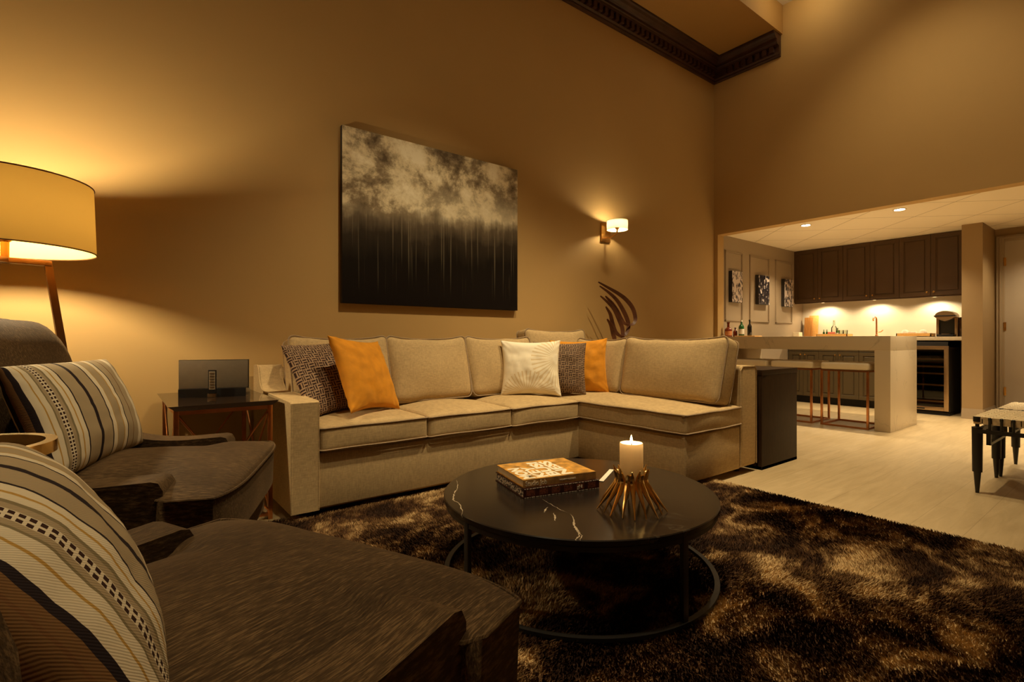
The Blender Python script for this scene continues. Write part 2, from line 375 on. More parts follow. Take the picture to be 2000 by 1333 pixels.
# ------------------------------------------------------------------ mesh helpers
def link(name, me, mat=None, parent=None, loc=(0, 0, 0), rot=(0, 0, 0), smooth=False):
    o = bpy.data.objects.new(name, me); COL.objects.link(o)
    if mat is not None:
        for mm in (mat if isinstance(mat, (list, tuple)) else [mat]): me.materials.append(mm)
    o.location = loc; o.rotation_euler = rot
    if parent is not None: o.parent = parent
    if smooth:
        me.polygons.foreach_set('use_smooth', [True]*len(me.polygons))
    return o
def obj(name, bm, mat=None, parent=None, loc=(0, 0, 0), rot=(0, 0, 0), smooth=False, sharp=40):
    me = bpy.data.meshes.new(name)
    bmesh.ops.recalc_face_normals(bm, faces=bm.faces)
    bm.to_mesh(me); bm.free()
    o = link(name, me, mat, parent, loc, rot, smooth)
    if smooth and sharp:
        try: me.set_sharp_from_angle(angle=R(sharp))
        except Exception: pass
    return o
def tag(o, label=None, cat=None, group=None, kind=None):
    if label: o['label'] = label
    if cat: o['category'] = cat
    if group: o['group'] = group
    if kind: o['kind'] = kind
    return o
def thing(name, label, cat, loc=(0, 0, 0), rotz=0, group=None):
    o = bpy.data.objects.new(name, None); COL.objects.link(o); o.location = loc; o.rotation_euler = (0, 0, rotz)
    o.empty_display_size = .1
    return tag(o, label, cat, group)
def dup(root, loc, rotz=None, label=None):
    r = root.copy(); COL.objects.link(r); r.location = loc
    if rotz is not None: r.rotation_euler = (0, 0, rotz)
    if label: r['label'] = label
    for ch in list(root.children):
        c = ch.copy(); COL.objects.link(c); c.parent = r
        for g in list(ch.children):
            d = g.copy(); COL.objects.link(d); d.parent = c
    return r
def BM(): return bmesh.new()
def box(bm, x0, y0, z0, x1, y1, z1, bev=0, seg=2, mat=0):
    r = bmesh.ops.create_cube(bm, size=1)
    vs = r['verts']
    for v in vs:
        v.co = Vector((x0+(v.co.x+.5)*(x1-x0), y0+(v.co.y+.5)*(y1-y0), z0+(v.co.z+.5)*(z1-z0)))
    fs = set(f for v in vs for f in v.link_faces)
    for f in fs: f.material_index = mat
    if bev > 0:
        es = list(set(e for v in vs for e in v.link_edges))
        bmesh.ops.bevel(bm, geom=es, offset=bev, segments=seg, affect='EDGES', profile=.6)
    return bm
def B(name, x0, y0, z0, x1, y1, z1, mat, parent=None, bev=0, seg=2):
    return obj(name, box(BM(), x0, y0, z0, x1, y1, z1, bev, seg), mat, parent, smooth=bev > 0)
def tube(bm, pts, rad, n=10, caps=True, closed=False):
    pts = [Vector(p) for p in pts]; k = len(pts)
    rads = rad if isinstance(rad, (list, tuple)) else [rad]*k
    rings = []; prev = None
    for i, p in enumerate(pts):
        if closed: t = pts[(i+1) % k]-pts[i-1]
        else: t = pts[min(i+1, k-1)]-pts[max(i-1, 0)]
        t.normalize()
        if prev is None:
            a = Vector((0, 0, 1)) if abs(t.z) < .9 else Vector((1, 0, 0))
            u = t.cross(a).normalized()
        else:
            u = (prev-t*prev.dot(t)).normalized()
        prev = u; v = t.cross(u)
        rings.append([bm.verts.new(p+(u*math.cos(2*PI*j/n)+v*math.sin(2*PI*j/n))*rads[i]) for j in range(n)])
    for i in range(k if closed else k-1):
        a, b_ = rings[i], rings[(i+1) % k]
        for j in range(n):
            bm.faces.new((a[j], a[(j+1) % n], b_[(j+1) % n], b_[j]))
    if caps and not closed:
        bm.faces.new(rings[0][::-1]); bm.faces.new(rings[-1])
    return bm
def lathe(bm, prof, n=32, cx=0, cy=0, z=0, cap=True):
    rings = []
    for r_, h in prof:
        if r_ < 1e-5: rings.append([bm.verts.new((cx, cy, z+h))])
        else: rings.append([bm.verts.new((cx+r_*math.cos(2*PI*j/n), cy+r_*math.sin(2*PI*j/n), z+h)) for j in range(n)])
    for a, b_ in zip(rings, rings[1:]):
        for j in range(n):
            if len(a) == 1 and len(b_) == 1: break
            if len(a) == 1: bm.faces.new((a[0], b_[j], b_[(j+1) % n]))
            elif len(b_) == 1: bm.faces.new((a[j], a[(j+1) % n], b_[0]))
            else: bm.faces.new((a[j], a[(j+1) % n], b_[(j+1) % n], b_[j]))
    if cap:
        for rg in (rings[0], rings[-1]):
            if len(rg) > 2: bm.faces.new(rg)
    return bm
def prism(bm, poly, h0, h1, axis='z', bev=0, seg=2):
    """poly of 2D points extruded along axis"""
    def mk(p, h):
        if axis == 'z': return (p[0], p[1], h)
        if axis == 'x': return (h, p[0], p[1])
        return (p[0], h, p[1])
    a = [bm.verts.new(mk(p, h0)) for p in poly]; b_ = [bm.verts.new(mk(p, h1)) for p in poly]
    n = len(poly)
    bm.faces.new(a); bm.faces.new(b_[::-1])
    for i in range(n): bm.faces.new((a[i], a[(i+1) % n], b_[(i+1) % n], b_[i]))
    if bev:
        es = [e for e in bm.edges if e.calc_face_angle(0) > R(35)]
        bmesh.ops.bevel(bm, geom=es, offset=bev, segments=seg, affect='EDGES', profile=.6)
    return bm
def cushion(sx, sy, sz, r=.03, crown=(0, 0, .02), div=16, wob=.0, seed=0, slump=0):
    """rounded box, faces crowned outward along each axis"""
    bm = BM(); bmesh.ops.create_cube(bm, size=2)
    bmesh.ops.subdivide_edges(bm, edges=bm.edges[:], cuts=div, use_grid_fill=True)
    h = Vector((sx/2, sy/2, sz/2))
    for v in bm.verts:
        p = v.co
        q = Vector([math.copysign(1-(1-abs(c))**1.35, c) for c in p])  # finer near the edges
        P = Vector((q.x*h.x, q.y*h.y, q.z*h.z))
        inner = Vector([max(-(h[i]-r), min(h[i]-r, P[i])) for i in range(3)])
        d = P-inner
        if d.length > 1e-9: P = inner+d.normalized()*r
        n_ = Vector((P.x/h.x, P.y/h.y, P.z/h.z))
        fx = max(0, 1-n_.x**2); fy = max(0, 1-n_.y**2); fz = max(0, 1-n_.z**2)
        P.x += crown[0]*fy*fz*n_.x; P.y += crown[1]*fx*fz*n_.y; P.z += crown[2]*(fx*fy)**.7*n_.z
        if wob:
            w_ = noise.noise(P*4+Vector((seed*3.1, seed, 0))); P += Vector((w_, w_, w_))*wob
            P.z += wob*1.2*noise.noise(Vector((P.x*7+seed, P.y*7, seed)))
        v.co = P
    return bm
def rim(sx, sy, z, r, tr=.005, crown=0, wob=0, seed=0, axis='z'):
    """piping loop around a cushion edge"""
    pts = []; hx, hy = sx/2-r, sy/2-r
    segs = 7
    for (cx_, cy_, a0) in ((hx, hy, 0), (-hx, hy, 90), (-hx, -hy, 180), (hx, -hy, 270)):
        for i in range(segs+1):
            a = R(a0+90*i/segs); pts.append(Vector((cx_+r*math.cos(a), cy_+r*math.sin(a), z)))
    # densify straights
    out = []
    for i, p in enumerate(pts):
        q = pts[(i+1) % len(pts)]; L = (q-p).length; k = max(1, int(L/.06))
        for j in range(k): out.append(p.lerp(q, j/k))
    for p in out:
        if wob: p.z += wob*noise.noise(Vector((p.x*5+seed, p.y*5, seed*2)))
    if axis == 'y': out = [Vector((p.x, p.z, p.y)) for p in out]
    if axis == 'x': out = [Vector((p.z, p.x, p.y)) for p in out]
    return tube(BM(), out, tr, 6, closed=True)
def throw_pillow(wd, ht, th, pinch=.06, n=36, seed=0, wr=.004, sag=0, rnd=0):
    """face in the XZ plane, -Y is the front; UV 0..1"""
    bm = BM(); uvl = bm.loops.layers.uv.new('UVMap'); g = {}
    for side in (-1, 1):
        for i in range(n+1):
            for j in range(n+1):
                u = math.sin((i/n-.5)*PI)*.55+(i/n*2-1)*.45; v = math.sin((j/n-.5)*PI)*.55+(j/n*2-1)*.45
                if (i in (0, n) or j in (0, n)) and side == 1:
                    g[(side, i, j)] = g[(-1, i, j)]; continue
                f = (max(0, 1-u*u)*max(0, 1-v*v))
                x = u*wd/2*(1-pinch*(1-v*v)); z = v*ht/2*(1-pinch*(1-u*u))
                k_ = 1-rnd*abs(u*v)**3; x *= k_; z *= k_
                y = side*th/2*f**.42
                wv = noise.noise(Vector((u*3+seed, v*3, side*2+seed)))*wr*f**.2*2.5+noise.noise(Vector((u*9, v*9, seed)))*wr*f**.3
                # corner folds
                c = max(0, abs(u*v)-.35); wv += wr*.9*math.sin((u-v if u*v > 0 else u+v)*26)*c*1.6
                vt = bm.verts.new((x, y+wv, z-sag*(1-abs(u))*max(0, v))); g[(side, i, j)] = vt
    for side in (-1, 1):
        for i in range(n):
            for j in range(n):
                q = [(i, j), (i+1, j), (i+1, j+1), (i, j+1)]
                f = bm.faces.new([g[(side, a, b_)] for a, b_ in q])
                for lp, (a, b_) in zip(f.loops, q): lp[uvl].uv = (a/n, b_/n)
    return bm
def pil_matrix(o, loc, yaw, lean, roll=0):
    o.rotation_mode = 'XYZ'
    m = Matrix.Rotation(yaw, 4, 'Z') @ Matrix.Rotation(-lean, 4, 'X') @ Matrix.Rotation(roll, 4, 'Y')
    o.rotation_euler = m.to_euler(); o.location = loc
def struct(name, bm, mat, parent=None, smooth=False):
    o = obj(name, bm, mat, parent, smooth=smooth)
    if parent is None: o['kind'] = 'structure'
    return o

# ================================================================== ROOM
YW, XB, YK, XK = 3.58, 6.04, 3.53, 8.50
ZH, ZK, ZC = 2.25, 2.265, 4.75
struct('floor', box(BM(), -3, -4, -.1, XK, YW, 0), M['floor'])
struct('wall_left', box(BM(), -3, YW, 0, XB, YW+.12, ZC+.3), M['wall'])
struct('wall_behind', box(BM(), -3, -4.1, 0, XK, -4, ZC), M['wall'])
struct('wall_side', box(BM(), -3.1, -4, 0, -3, YW, ZC), M['wall'])
bm = BM(); box(bm, XB, -4, ZH, XB+.14, YW+.12, ZC+.3); box(bm, XB, YK, 0, XB+.14, YW+.12, ZH)
struct('wall_right', bm, M['wall'])
struct('ceiling', box(BM(), -3, -4, ZC, XB, 2.73, ZC+.1), M['ceiling'])
bm = BM(); box(bm, -3, 2.73, 4.42, XB, YW, ZC+.3); struct('ceiling_soffit', bm, M['soffit'])
# crown moulding with dentils, round the soffit
bm = BM()
prof = [(0, 4.17), (.022, 4.17), (.030, 4.185), (.030, 4.20), (.044, 4.215), (.044, 4.285), (.085, 4.292), (.090, 4.31), (.098, 4.318), (.098, 4.345),
        (.118, 4.352), (.140, 4.372), (.156, 4.392), (.172, 4.398), (.172, 4.42), (0, 4.42)]
n = len(prof); secs = []
for (px, py, dx, dy) in ((-3, YW, 0, -1), (XB, YW, -1, -1), (XB, 2.75, -1, 0)):
    secs.append([bm.verts.new((px+dx*d, py+dy*d, z)) for d, z in prof])
for a, b_ in zip(secs, secs[1:]):
    for i in range(n): bm.faces.new((a[i], a[(i+1) % n], b_[(i+1) % n], b_[i]))
bm.faces.new(secs[0]); bm.faces.new(secs[-1])
x = -2.9
while x < XB-.10:
    box(bm, x, YW-.082, 4.218, x+.045, YW-.043, 4.287); x += .082
y = YW-.16
while y > 2.78:
    box(bm, XB-.082, y-.045, 4.218, XB-.043, y, 4.287); y -= .082
struct('trim_1', bm, M['crown'])
# kitchen shell
struct('wall_kitchen_left', box(BM(), XB+.14, YK, 0, XK+.1, YK+.1, ZK), M['kwall'])
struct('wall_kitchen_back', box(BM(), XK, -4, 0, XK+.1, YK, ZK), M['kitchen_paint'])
struct('ceiling_kitchen', box(BM(), XB+.14, -4, ZK, XK+.1, YK+.1, ZK+.1), M['tiles'])
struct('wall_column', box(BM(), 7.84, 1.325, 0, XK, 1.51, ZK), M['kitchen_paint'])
struct('wall_backsplash', box(BM(), XK-.012, 1.51, .955, XK, YK, 1.50), mottled('backsplash_slab', (.66, .58, .45), .35, 3, .04))
def skirting(segs):
    bm = BM()
    for (x0, y0, x1, y1, nx, ny) in segs:
        for t, z0, z1 in ((.018, 0, .085), (.012, .085, .105), (.007, .105, .12)):
            xa, xb = sorted((x0, x1)); ya, yb = sorted((y0, y1))
            if nx: box(bm, min(xa, xa+nx*t), ya-(t if 0 else 0), z0, max(xa, xa+nx*t), yb, z1)
            else: box(bm, xa, min(ya, ya+ny*t), z0, xb, max(ya, ya+ny*t), z1)
    return bm
struct('baseboard_left', skirting([(-3, YW, XB, YW, 0, -1)]), M['trim'])
struct('baseboard_column', skirting([(7.84, 1.307, 7.84, 1.51, -1, 0), (7.822, 1.325, XK, 1.325, 0, -1)]), M['trim'])
struct('baseboard_kitchen', skirting([(XK, -4, XK, -.1, -1, 0)]), M['trim'])
# picture-frame mouldings on the kitchen wall
k = 2
for xa, xb in ((6.20, 6.64), (6.83, 7.38), (7.57, 8.10)):
    bm = BM(); z0, z1 = 1.16, 2.08
    for t, d in ((0, .010), (.008, .016), (.016, .010)):
        for (a, b0, c, d1) in ((xa+t, z0+t, xb-t, z0+t+.008), (xa+t, z1-t-.008, xb-t, z1-t), (xa+t, z0+t, xa+t+.008, z1-t), (xb-t-.008, z0+t, xb-t, z1-t)):
            box(bm, a, YK-d, b0, c, YK+.002, d1)
    struct('trim_%d' % k, bm, M['kwall']); k += 1
# door in the kitchen's back wall
dr = B('door_1', XK-.02, .42, .01, XK, 1.235, 2.105, M['door']); dr['kind'] = 'structure'
bm = BM()
for (ya, yb, z0, z1) in ((1.235, 1.312, 0, 2.175), (.345, .42, 0, 2.175), (.42, 1.235, 2.105, 2.175)):
    box(bm, XK-.030, ya, z0, XK, yb, z1, .004, 1); 
for (ya, yb, z0, z1) in ((1.262, 1.282, 0, 2.145), (.375, .395, 0, 2.145), (.375, 1.282, 2.135, 2.155)):
    box(bm, XK-.042, ya, z0, XK-.028, yb, z1, .003, 1)
struct('door_frame', bm, M['trim'], dr)
for z in (1.86, 1.08, .30):
    bm = BM(); tube(bm, [(XK-.034, 1.238, z-.05), (XK-.034, 1.238, z+.05)], .007, 8); box(bm, XK-.026, 1.222, z-.05, XK-.021, 1.246, z+.05)
    o = obj('hinge', bm, M['brass'], dr)

# ================================================================== PAINTING
def canvas(name, label, x0, x1, z0, z1, ywall, depth, mat, cat='painting', group=None):
    bm = BM(); box(bm, x0, ywall-depth, z0, x1, ywall-.002, z1, .004, 2)
    uvl = bm.loops.layers.uv.new('UVMap')
    bm.faces.ensure_lookup_table(); bm.normal_update()
    for f in bm.faces:
        front = f.normal.y < -.9
        f.material_index = 0 if front else 1
        for lp in f.loops: lp[uvl].uv = ((lp.vert.co.x-x0)/(x1-x0), (lp.vert.co.z-z0)/(z1-z0))
    c = Vector(((x0+x1)/2, ywall, (z0+z1)/2))
    for v in bm.verts: v.co -= c
    o = obj(name, bm, [mat, M['canvas_edge']], None, c)
    return tag(o, label, cat, group)
canvas('abstract_painting', 'large unframed abstract canvas, pale clouds over dripping black, above the sofa', 1.25, 2.81, 1.177, 2.42, YW, .04, M['painting'])
for i, (xa, xb, lab, sd, hi) in enumerate(((6.30, 6.56, 'black and white city photo canvas, palest of three, nearest the living room', 1.3, .53),
        (6.99, 7.30, 'dark black and white photo canvas in the middle wall panel', 5.1, .66), (7.76, 8.04, 'black and white photo canvas in the wall panel beside the upper cabinets', 9.7, .56))):
    canvas('photo_canvas', lab, xa, xb, 1.41, 1.815, YK, .05, build_photo('city_photo_%d' % i, sd, hi-.12, hi), 'picture', 'photo canvases in the panelled kitchen wall')

# ================================================================== SCONCE
sc_t = thing('wall_sconce', 'brass wall sconce with small lit drum shade right of the painting', 'wall lamp', (3.985, YW, 2.02))
B('back_plate', -.068, -.022, -.097, .068, 0, .097, M['brass'], sc_t, .004)
arm = obj('arm', tube(BM(), [(0, -.02, -.055), (-.005, -.07, -.062), (-.008, -.13, -.050), (-.012, -.175, -.03), (-.015, -.18, .0), (-.015, -.18, .02)], .007, 10), M['brass'], sc_t, smooth=True)
obj('socket', lathe(BM(), [(.006, -.0), (.018, .01), (.022, .022), (.010, .03), (.010, .045)], 20, -.015, -.18, 0), M['brass'], sc_t, smooth=True)
sh = obj('lamp_shade', lathe(BM(), [(.104, .0), (.104, .09)], 48, -.015, -.18, 0, cap=False), M['shade_small'], sc_t, smooth=True)
obj('shade_rim', lathe(lathe(BM(), [(.105, -.001), (.105, .003), (.102, .003), (.102, -.001), (.105, -.001)], 48, -.015, -.18, 0, cap=False), [(.105, .087), (.105, .091), (.102, .091), (.102, .087), (.105, .087)], 48, -.015, -.18, 0, cap=False), M['shade_small'], sh)
obj('bulb', lathe(BM(), [(0, .030), (.010, .034), (.017, .048), (.015, .062), (0, .070)], 16, -.015, -.18, 0), M['bulb_small'], sc_t, smooth=True)

# ================================================================== FLOOR LAMP
LX, LY = -.364, 3.0
fl = thing('floor_lamp', 'tall floor lamp with wide lit amber drum shade on splayed bronze legs', 'floor lamp', (LX, LY, 0), R(12))
sh = obj('lamp_shade', lathe(BM(), [(.300, 1.300), (.290, 1.592)], 96, cap=False), M['shade'], fl, smooth=True)
bm = BM()
for rr, zz in ((.3005, 1.300), (.2905, 1.592)):
    tube(bm, [(rr*math.cos(a*PI/48), rr*math.sin(a*PI/48), zz) for a in range(96)], .0032, 6, closed=True)
obj('rim_trim', bm, M['bronze'], sh, smooth=True)
bm = BM()
for a in (0, 120, 240): tube(bm, [(.010*math.cos(R(a)), .010*math.sin(R(a)), 1.385), (.291*math.cos(R(a)), .291*math.sin(R(a)), 1.56)], .003, 6)
obj('spider_fitting', bm, M['brass'], fl)
obj('socket', lathe(BM(), [(.014, 1.262), (.014, 1.33), (.020, 1.335), (.022, 1.35), (.032, 1.372), (.018, 1.392), (.014, 1.40)], 20), M['brass'], fl, smooth=True)
obj('bulb', lathe(BM(), [(0, 1.395), (.010, 1.40), (.017, 1.41), (.018, 1.43), (.018, 1.50), (.012, 1.515), (0, 1.52)], 20), M['bulb'], fl, smooth=True)
bm = BM()
for a in (0, 125, 235):
    b3 = len(bm.verts); box(bm, -.015, -.018, 1.243, .147, .018, 1.265, .003); bm.verts.ensure_lookup_table()
    bmesh.ops.rotate(bm, cent=(0, 0, 0), matrix=Matrix.Rotation(R(a), 3, 'Z'), verts=bm.verts[b3:])
obj('top_bracket', bm, M['bronze'], fl, smooth=True)
for a in (0, 125, 235):
    bm = BM(); ca, sa = math.cos(R(a)), math.sin(R(a))
    p0 = Vector((.135*ca, .135*sa, 1.255)); p1 = Vector((.30*ca, .30*sa, 0.0)); t = Vector((-sa, ca, 0))
    o_ = Vector((ca, sa, 0)); vs = []
    for p, hw, hd in ((p0, .013, .013), (p1, .020, .016)):
        vs.append([bm.verts.new(p+t*a_*hw+o_*b_*hd) for a_, b_ in ((-1, -1), (1, -1), (1, 1), (-1, 1))])
    for j in range(4): bm.faces.new((vs[0][j], vs[0][(j+1) % 4], vs[1][(j+1) % 4], vs[1][j]))
    bm.faces.new(vs[0]); bm.faces.new(vs[1][::-1])
    obj('leg', bm, M['bronze'], fl)

# ceiling globe above the frame, by the right wall
gl = thing('ceiling_lamp', 'round glowing ceiling lamp near the soffit and right wall', 'ceiling light', (5.62, 2.30, ZC))
obj('globe', lathe(BM(), [(0, -.20), (.04, -.19), (.06, -.15), (.05, -.10), (.02, -.08), (0, -.079)], 24), M['globe'], gl, smooth=True)
obj('ceiling_rose', lathe(BM(), [(.0, -.08), (.02, -.08), (.02, -.02), (.05, -.015), (.05, 0)], 24), M['bronze'], gl, smooth=True)

# ================================================================== SECTIONAL SOFA
FX, FY, BX, BY, EY = 2.70, 2.68, 3.57, 3.54, 1.79
AX0, AX1 = .69, .83
so = thing('sectional_sofa', 'beige linen sectional sofa wrapping the corner behind the coffee table', 'sofa', (2.1, 2.9, 0))
def S(name, bm, mat='sofa', parent=None, loc=(0, 0, 0), rot=(0, 0, 0)):
    return obj(name, bm, M[mat], parent or so, Vector(loc)-(so.location if parent is None else Vector((0, 0, 0))), rot, smooth=True, sharp=60)
SBZ = .045
S('base', box(BM(), AX1-.02, FY+.012, SBZ, BX-.1, BY, .335, .012))
S('base', box(BM(), FX+.012, EY+.004, SBZ, BX-.22, FY+.05, .335, .012))
# arm: scooped profile in YZ
prof = [(FY, SBZ), (BY, SBZ), (BY, .76), (3.44, .765), (3.415, .75), (3.395, .70), (3.37, .655), (3.33, .628), (3.27, .617), (FY+.02, .605), (FY, .60)]
bm = prism(BM(), prof, AX0, AX1, 'x', .012, 3); arm = S('arm', bm)
bm = BM()
for xx in (AX0+.004, AX1-.004):
    tube(bm, [(xx, FY+.002, SBZ+.01), (xx, FY+.002, .594), (xx, FY+.02, .604), (xx, 3.27, .616), (xx, 3.33, .627), (xx, 3.37, .654), (xx, 3.395, .70), (xx, 3.415, .748), (xx, 3.44, .763), (xx, BY-.01, .758)], .0042, 6)
obj('piping', bm, M['sofa'], arm, smooth=True)
S('back_frame', box(BM(), AX1-.02, BY-.16, .30, BX, BY, .745, .02, 3))
bf = S('back_frame', box(BM(), BX-.22, EY, SBZ, BX, BY-.02, .74, .03, 4))
obj('piping', tube(BM(), [(BX-.217, EY+.002, SBZ+.01), (BX-.217, EY+.002, .71), (BX-.19, EY+.002, .737), (BX-.03, EY+.002, .738), (BX-.003, EY+.002, .71), (BX-.003, EY+.002, SBZ+.01)], .004, 6), M['sofa'], bf, smooth=True)
for fx_, fy_ in ((.76, 2.76), (1.9, 2.76), (2.78, 1.88), (3.45, 1.88), (.76, 3.45), (3.45, 3.45)):
    obj('foot', lathe(BM(), [(.022, 0), (.026, SBZ+.01)], 16), M['chair_leg'], so, Vector((fx_, fy_, 0))-so.location)
def seat_cushion(x0, x1, y0, y1, seed, z0=.34, z1=.472, crown=.035):
    sx, sy, sz = x1-x0, y1-y0, z1-z0
    c = S('seat_cushion', cushion(sx-.006, sy, sz, .022, (0, .006, crown), 18, .004, seed), loc=((x0+x1)/2, (y0+y1)/2, (z0+z1)/2))
    for z in (sz/2-.010, -sz/2+.010):
        obj('piping', rim(sx-.004, sy+.004, z, .022, .0048, 0, .004, seed), M['sofa_pipe'], c, smooth=True)
    return c
cw = (FX-.83)/3
for i in range(3): seat_cushion(.83+cw*i, .83+cw*(i+1), FY-.01, 3.36, i+1)
seat_cushion(FX, 3.36, EY-.005, 3.40, 5, crown=.03)
def back_cushion(c, wd, ht, th, axis, lean, seed, droop=.012):
    """axis 'y': faces -y ; axis 'x': faces -x"""
    bm = cushion(wd, th, ht, .045, (.008, .035, .008), 18, .008, seed)
    for v in bm.verts:
        u = v.co.x/(wd/2); zz = v.co.z/(ht/2)
        if zz > 0: v.co.z += .022*zz*abs(u)**4-droop*zz*(1-u*u)
        v.co.x *= 1+.015*zz
    o = S('back_cushion', bm)
    yaw = 0 if axis == 'y' else -PI/2
    m = Matrix.Translation(Vector(c)-so.location) @ Matrix.Rotation(yaw, 4, 'Z') @ Matrix.Rotation(-lean, 4, 'X')
    o.matrix_local = m
    for yy in (-th/2+.022, th/2-.022):
        bmr = rim(wd+.002, ht+.002, yy, .045, .0045, 0, .004, seed, 'y')
        for v in bmr.verts:
            u = v.co.x/(wd/2); zz = v.co.z/(ht/2)
            if zz > 0: v.co.z += .022*zz*abs(u)**4-droop*zz*(1-u*u)
            v.co.x *= 1+.015*zz
        obj('piping', bmr, M['sofa_pipe'], o, smooth=True)
    return o
for i in range(3): back_cushion((.83+cw*(i+.5)-.01, 3.245, .705), cw-.005, .44, .17, 'y', .26, 11+i)
back_cushion((3.10, 3.38, .775), .70, .44, .16, 'y', .16, 21)
back_cushion((3.225, 2.225, .70), .84, .44, .18, 'x', .24, 22)
back_cushion((3.235, 2.93, .70), .55, .43, .17, 'x', .24, 23)

# ================================================================== THROW PILLOWS ON THE SOFA
def pillow(name, label, mat, wd, ht, th, loc, yaw, lean, roll, seed, pinch=.07, wr=.004, pipe=None):
    o = obj(name, throw_pillow(wd, ht, th, pinch, 36, seed, wr), M[mat], None, smooth=True, sharp=0)
    pil_matrix(o, loc, yaw, lean, roll); tag(o, label, 'cushion'); return o
pillow('throw_pillow', 'dark brown key-patterned pillow in the left sofa corner beside the arm', 'key', .47, .46, .13, (1.00, 3.06, .700), R(22), .50, R(-3), 1)
pillow('throw_pillow', 'mustard velvet pillow leaning at the left end of the sofa', 'mustard', .47, .47, .15, (1.175, 2.93, .715), R(33), .42, R(5), 2, .12)
pillow('throw_pillow', 'white pillow with gold sunburst lines, frontmost in the sofa corner', 'burst', .46, .43, .14, (2.50, 2.99, .705), R(-38), .22, R(0), 3, .09)
pillow('throw_pillow', 'dark brown key-patterned pillow tucked behind the white sunburst pillow', 'key', .42, .41, .12, (2.75, 2.94, .700), R(-42), .20, R(1), 4)
pillow('throw_pillow', 'mustard velvet pillow at the inner corner of the sofa, rearmost of three', 'mustard', .47, .45, .13, (2.965, 2.935, .705), R(-44), .18, R(-2), 5, .11)

# ================================================================== CONSOLE + SCULPTURE
co = thing('console_table', 'dark espresso wood console standing behind the sofa back', 'console table', (3.875, 2.6, 0))
B('body', -.275, -.83, .0, .275, .80, .022, M['espresso'], co)
B('end_panel', -.275, -.83, .0, .275, -.79, .668, M['espresso'], co, .002)
B('end_panel', -.275, .76, .0, .275, .80, .668, M['espresso'], co, .002)
B('table_top', -.278, -.833, .668, .278, .803, .706, M['espresso'], co, .002)
B('rear_panel', -.275, -.80, .0, -.255, .78, .668, M['espresso'], co)
sx_ = thing('ribbon_sculpture', 'curved dark wooden ribbon sculpture standing behind the sofa corner', 'sculpture', (3.86, 3.27, .706), math.atan2(-.613, .79))
RIB = [[(205, 705), (300, 755), (400, 810), (480, 870), (540, 950), (562, 1040), (545, 1090), (500, 1108), (455, 1104)],
       [(215, 745), (300, 800), (380, 870), (440, 960), (485, 1060), (492, 1130), (465, 1190), (425, 1212), (390, 1208)],
       [(265, 840), (330, 900), (380, 970), (420, 1050), (455, 1100), (490, 1108)],
       [(215, 840), (290, 900), (350, 960), (400, 1060), (430, 1150), (425, 1250), (410, 1420), (405, 1440)],
       [(262, 940), (310, 1010), (335, 1100), (360, 1170), (400, 1212), (430, 1212)],
       [(270, 1055), (310, 1110), (335, 1190), (350, 1260), (352, 1420), (352, 1440)]]
def catmull(P, k=6):
    out = []
    for i in range(len(P)-1):
        p0, p1, p2, p3 = P[max(i-1, 0)], P[i], P[i+1], P[min(i+2, len(P)-1)]
        for j in range(k):
            t = j/k; out.append(.5*((2*p1)+(p2-p0)*t+(2*p0-5*p1+4*p2-p3)*t*t+(3*p1-p0-3*p2+p3)*t**3))
    out.append(P[-1]); return out
for i, rb in enumerate(RIB):
    P = catmull([Vector(((c-400)*.001045, 0, (1450-d)*.001045)) for c, d in rb])
    bm = BM(); prev = None; L = len(P)
    for j, p in enumerate(P):
        t = (P[min(j+1, L-1)]-P[max(j-1, 0)]).normalized(); nrm = Vector((t.z, 0, -t.x)); s = j/(L-1)
        wdt = .004+.0165*math.sin(PI*min(1, s*1.05+.02))**.8
        yo = .055*math.sin(s*PI*1.1)-.02*i+.045
        q = p+Vector((0, yo, 0))
        # ribbon broad face turned a little to the side
        a = nrm*.94*wdt+Vector((0, .34*wdt, 0)); b_ = Vector((0, .94, 0))*.003-nrm*.34*.003
        ring = [bm.verts.new(q+a+b_), bm.verts.new(q-a+b_), bm.verts.new(q-a-b_), bm.verts.new(q+a-b_)]
        if prev:
            for m_ in range(4): bm.faces.new((prev[m_], prev[(m_+1) % 4], ring[(m_+1) % 4], ring[m_]))
        else: bm.faces.new(ring)
        prev = ring
    bm.faces.new(prev[::-1])
    obj('ribbon', bm, M['sculpture'], sx_, smooth=True)
B('plinth', -.10, -.07, 0, .06, .09, .03, M['sculpture'], sx_, .004)

# ================================================================== END TABLE, DOCK
TX0, TX1, TY0, TY1, TZ = .19, .665, 2.80, 3.55, .612
et = thing('end_table', 'copper-framed end table with dark glass top between lamp and sofa arm', 'side table', (.43, 3.17, 0))
ox, oy = .43, 3.17
def E(name, bm, mat, smooth=True, parent=et):
    for v in bm.verts: v.co -= Vector((ox, oy, 0))
    return obj(name, bm, M[mat], parent, smooth=smooth)
E('glass_top', box(BM(), TX0, TY0, TZ-.014, TX1, TY1, TZ, .004), 'dark_top') if False else None
M['dark_top'] = mottled('dark_glass_top', (.030, .017, .010), .06, 3, .1, spec=.9)
E('glass_top', prism(BM(), [(TX0+.0, TZ), (TX1, TZ), (TX1-.03, TZ-.022), (TX0+.03, TZ-.022)], TY0, TY1, 'y', .002), 'dark_top')
lx0, lx1, ly0, ly1 = TX0+.035, TX1-.035, TY0+.04, TY1-.04
E('top_rail', (lambda bm: (box(bm, lx0, ly0-.008, TZ-.045, lx1, ly0+.008, TZ-.022), box(bm, lx0, ly1-.008, TZ-.045, lx1, ly1+.008, TZ-.022),
   box(bm, lx0-.008, ly0, TZ-.045, lx0+.008, ly1, TZ-.022), box(bm, lx1-.008, ly0, TZ-.045, lx1+.008, ly1, TZ-.022), bm)[-1])(BM()), 'copper')
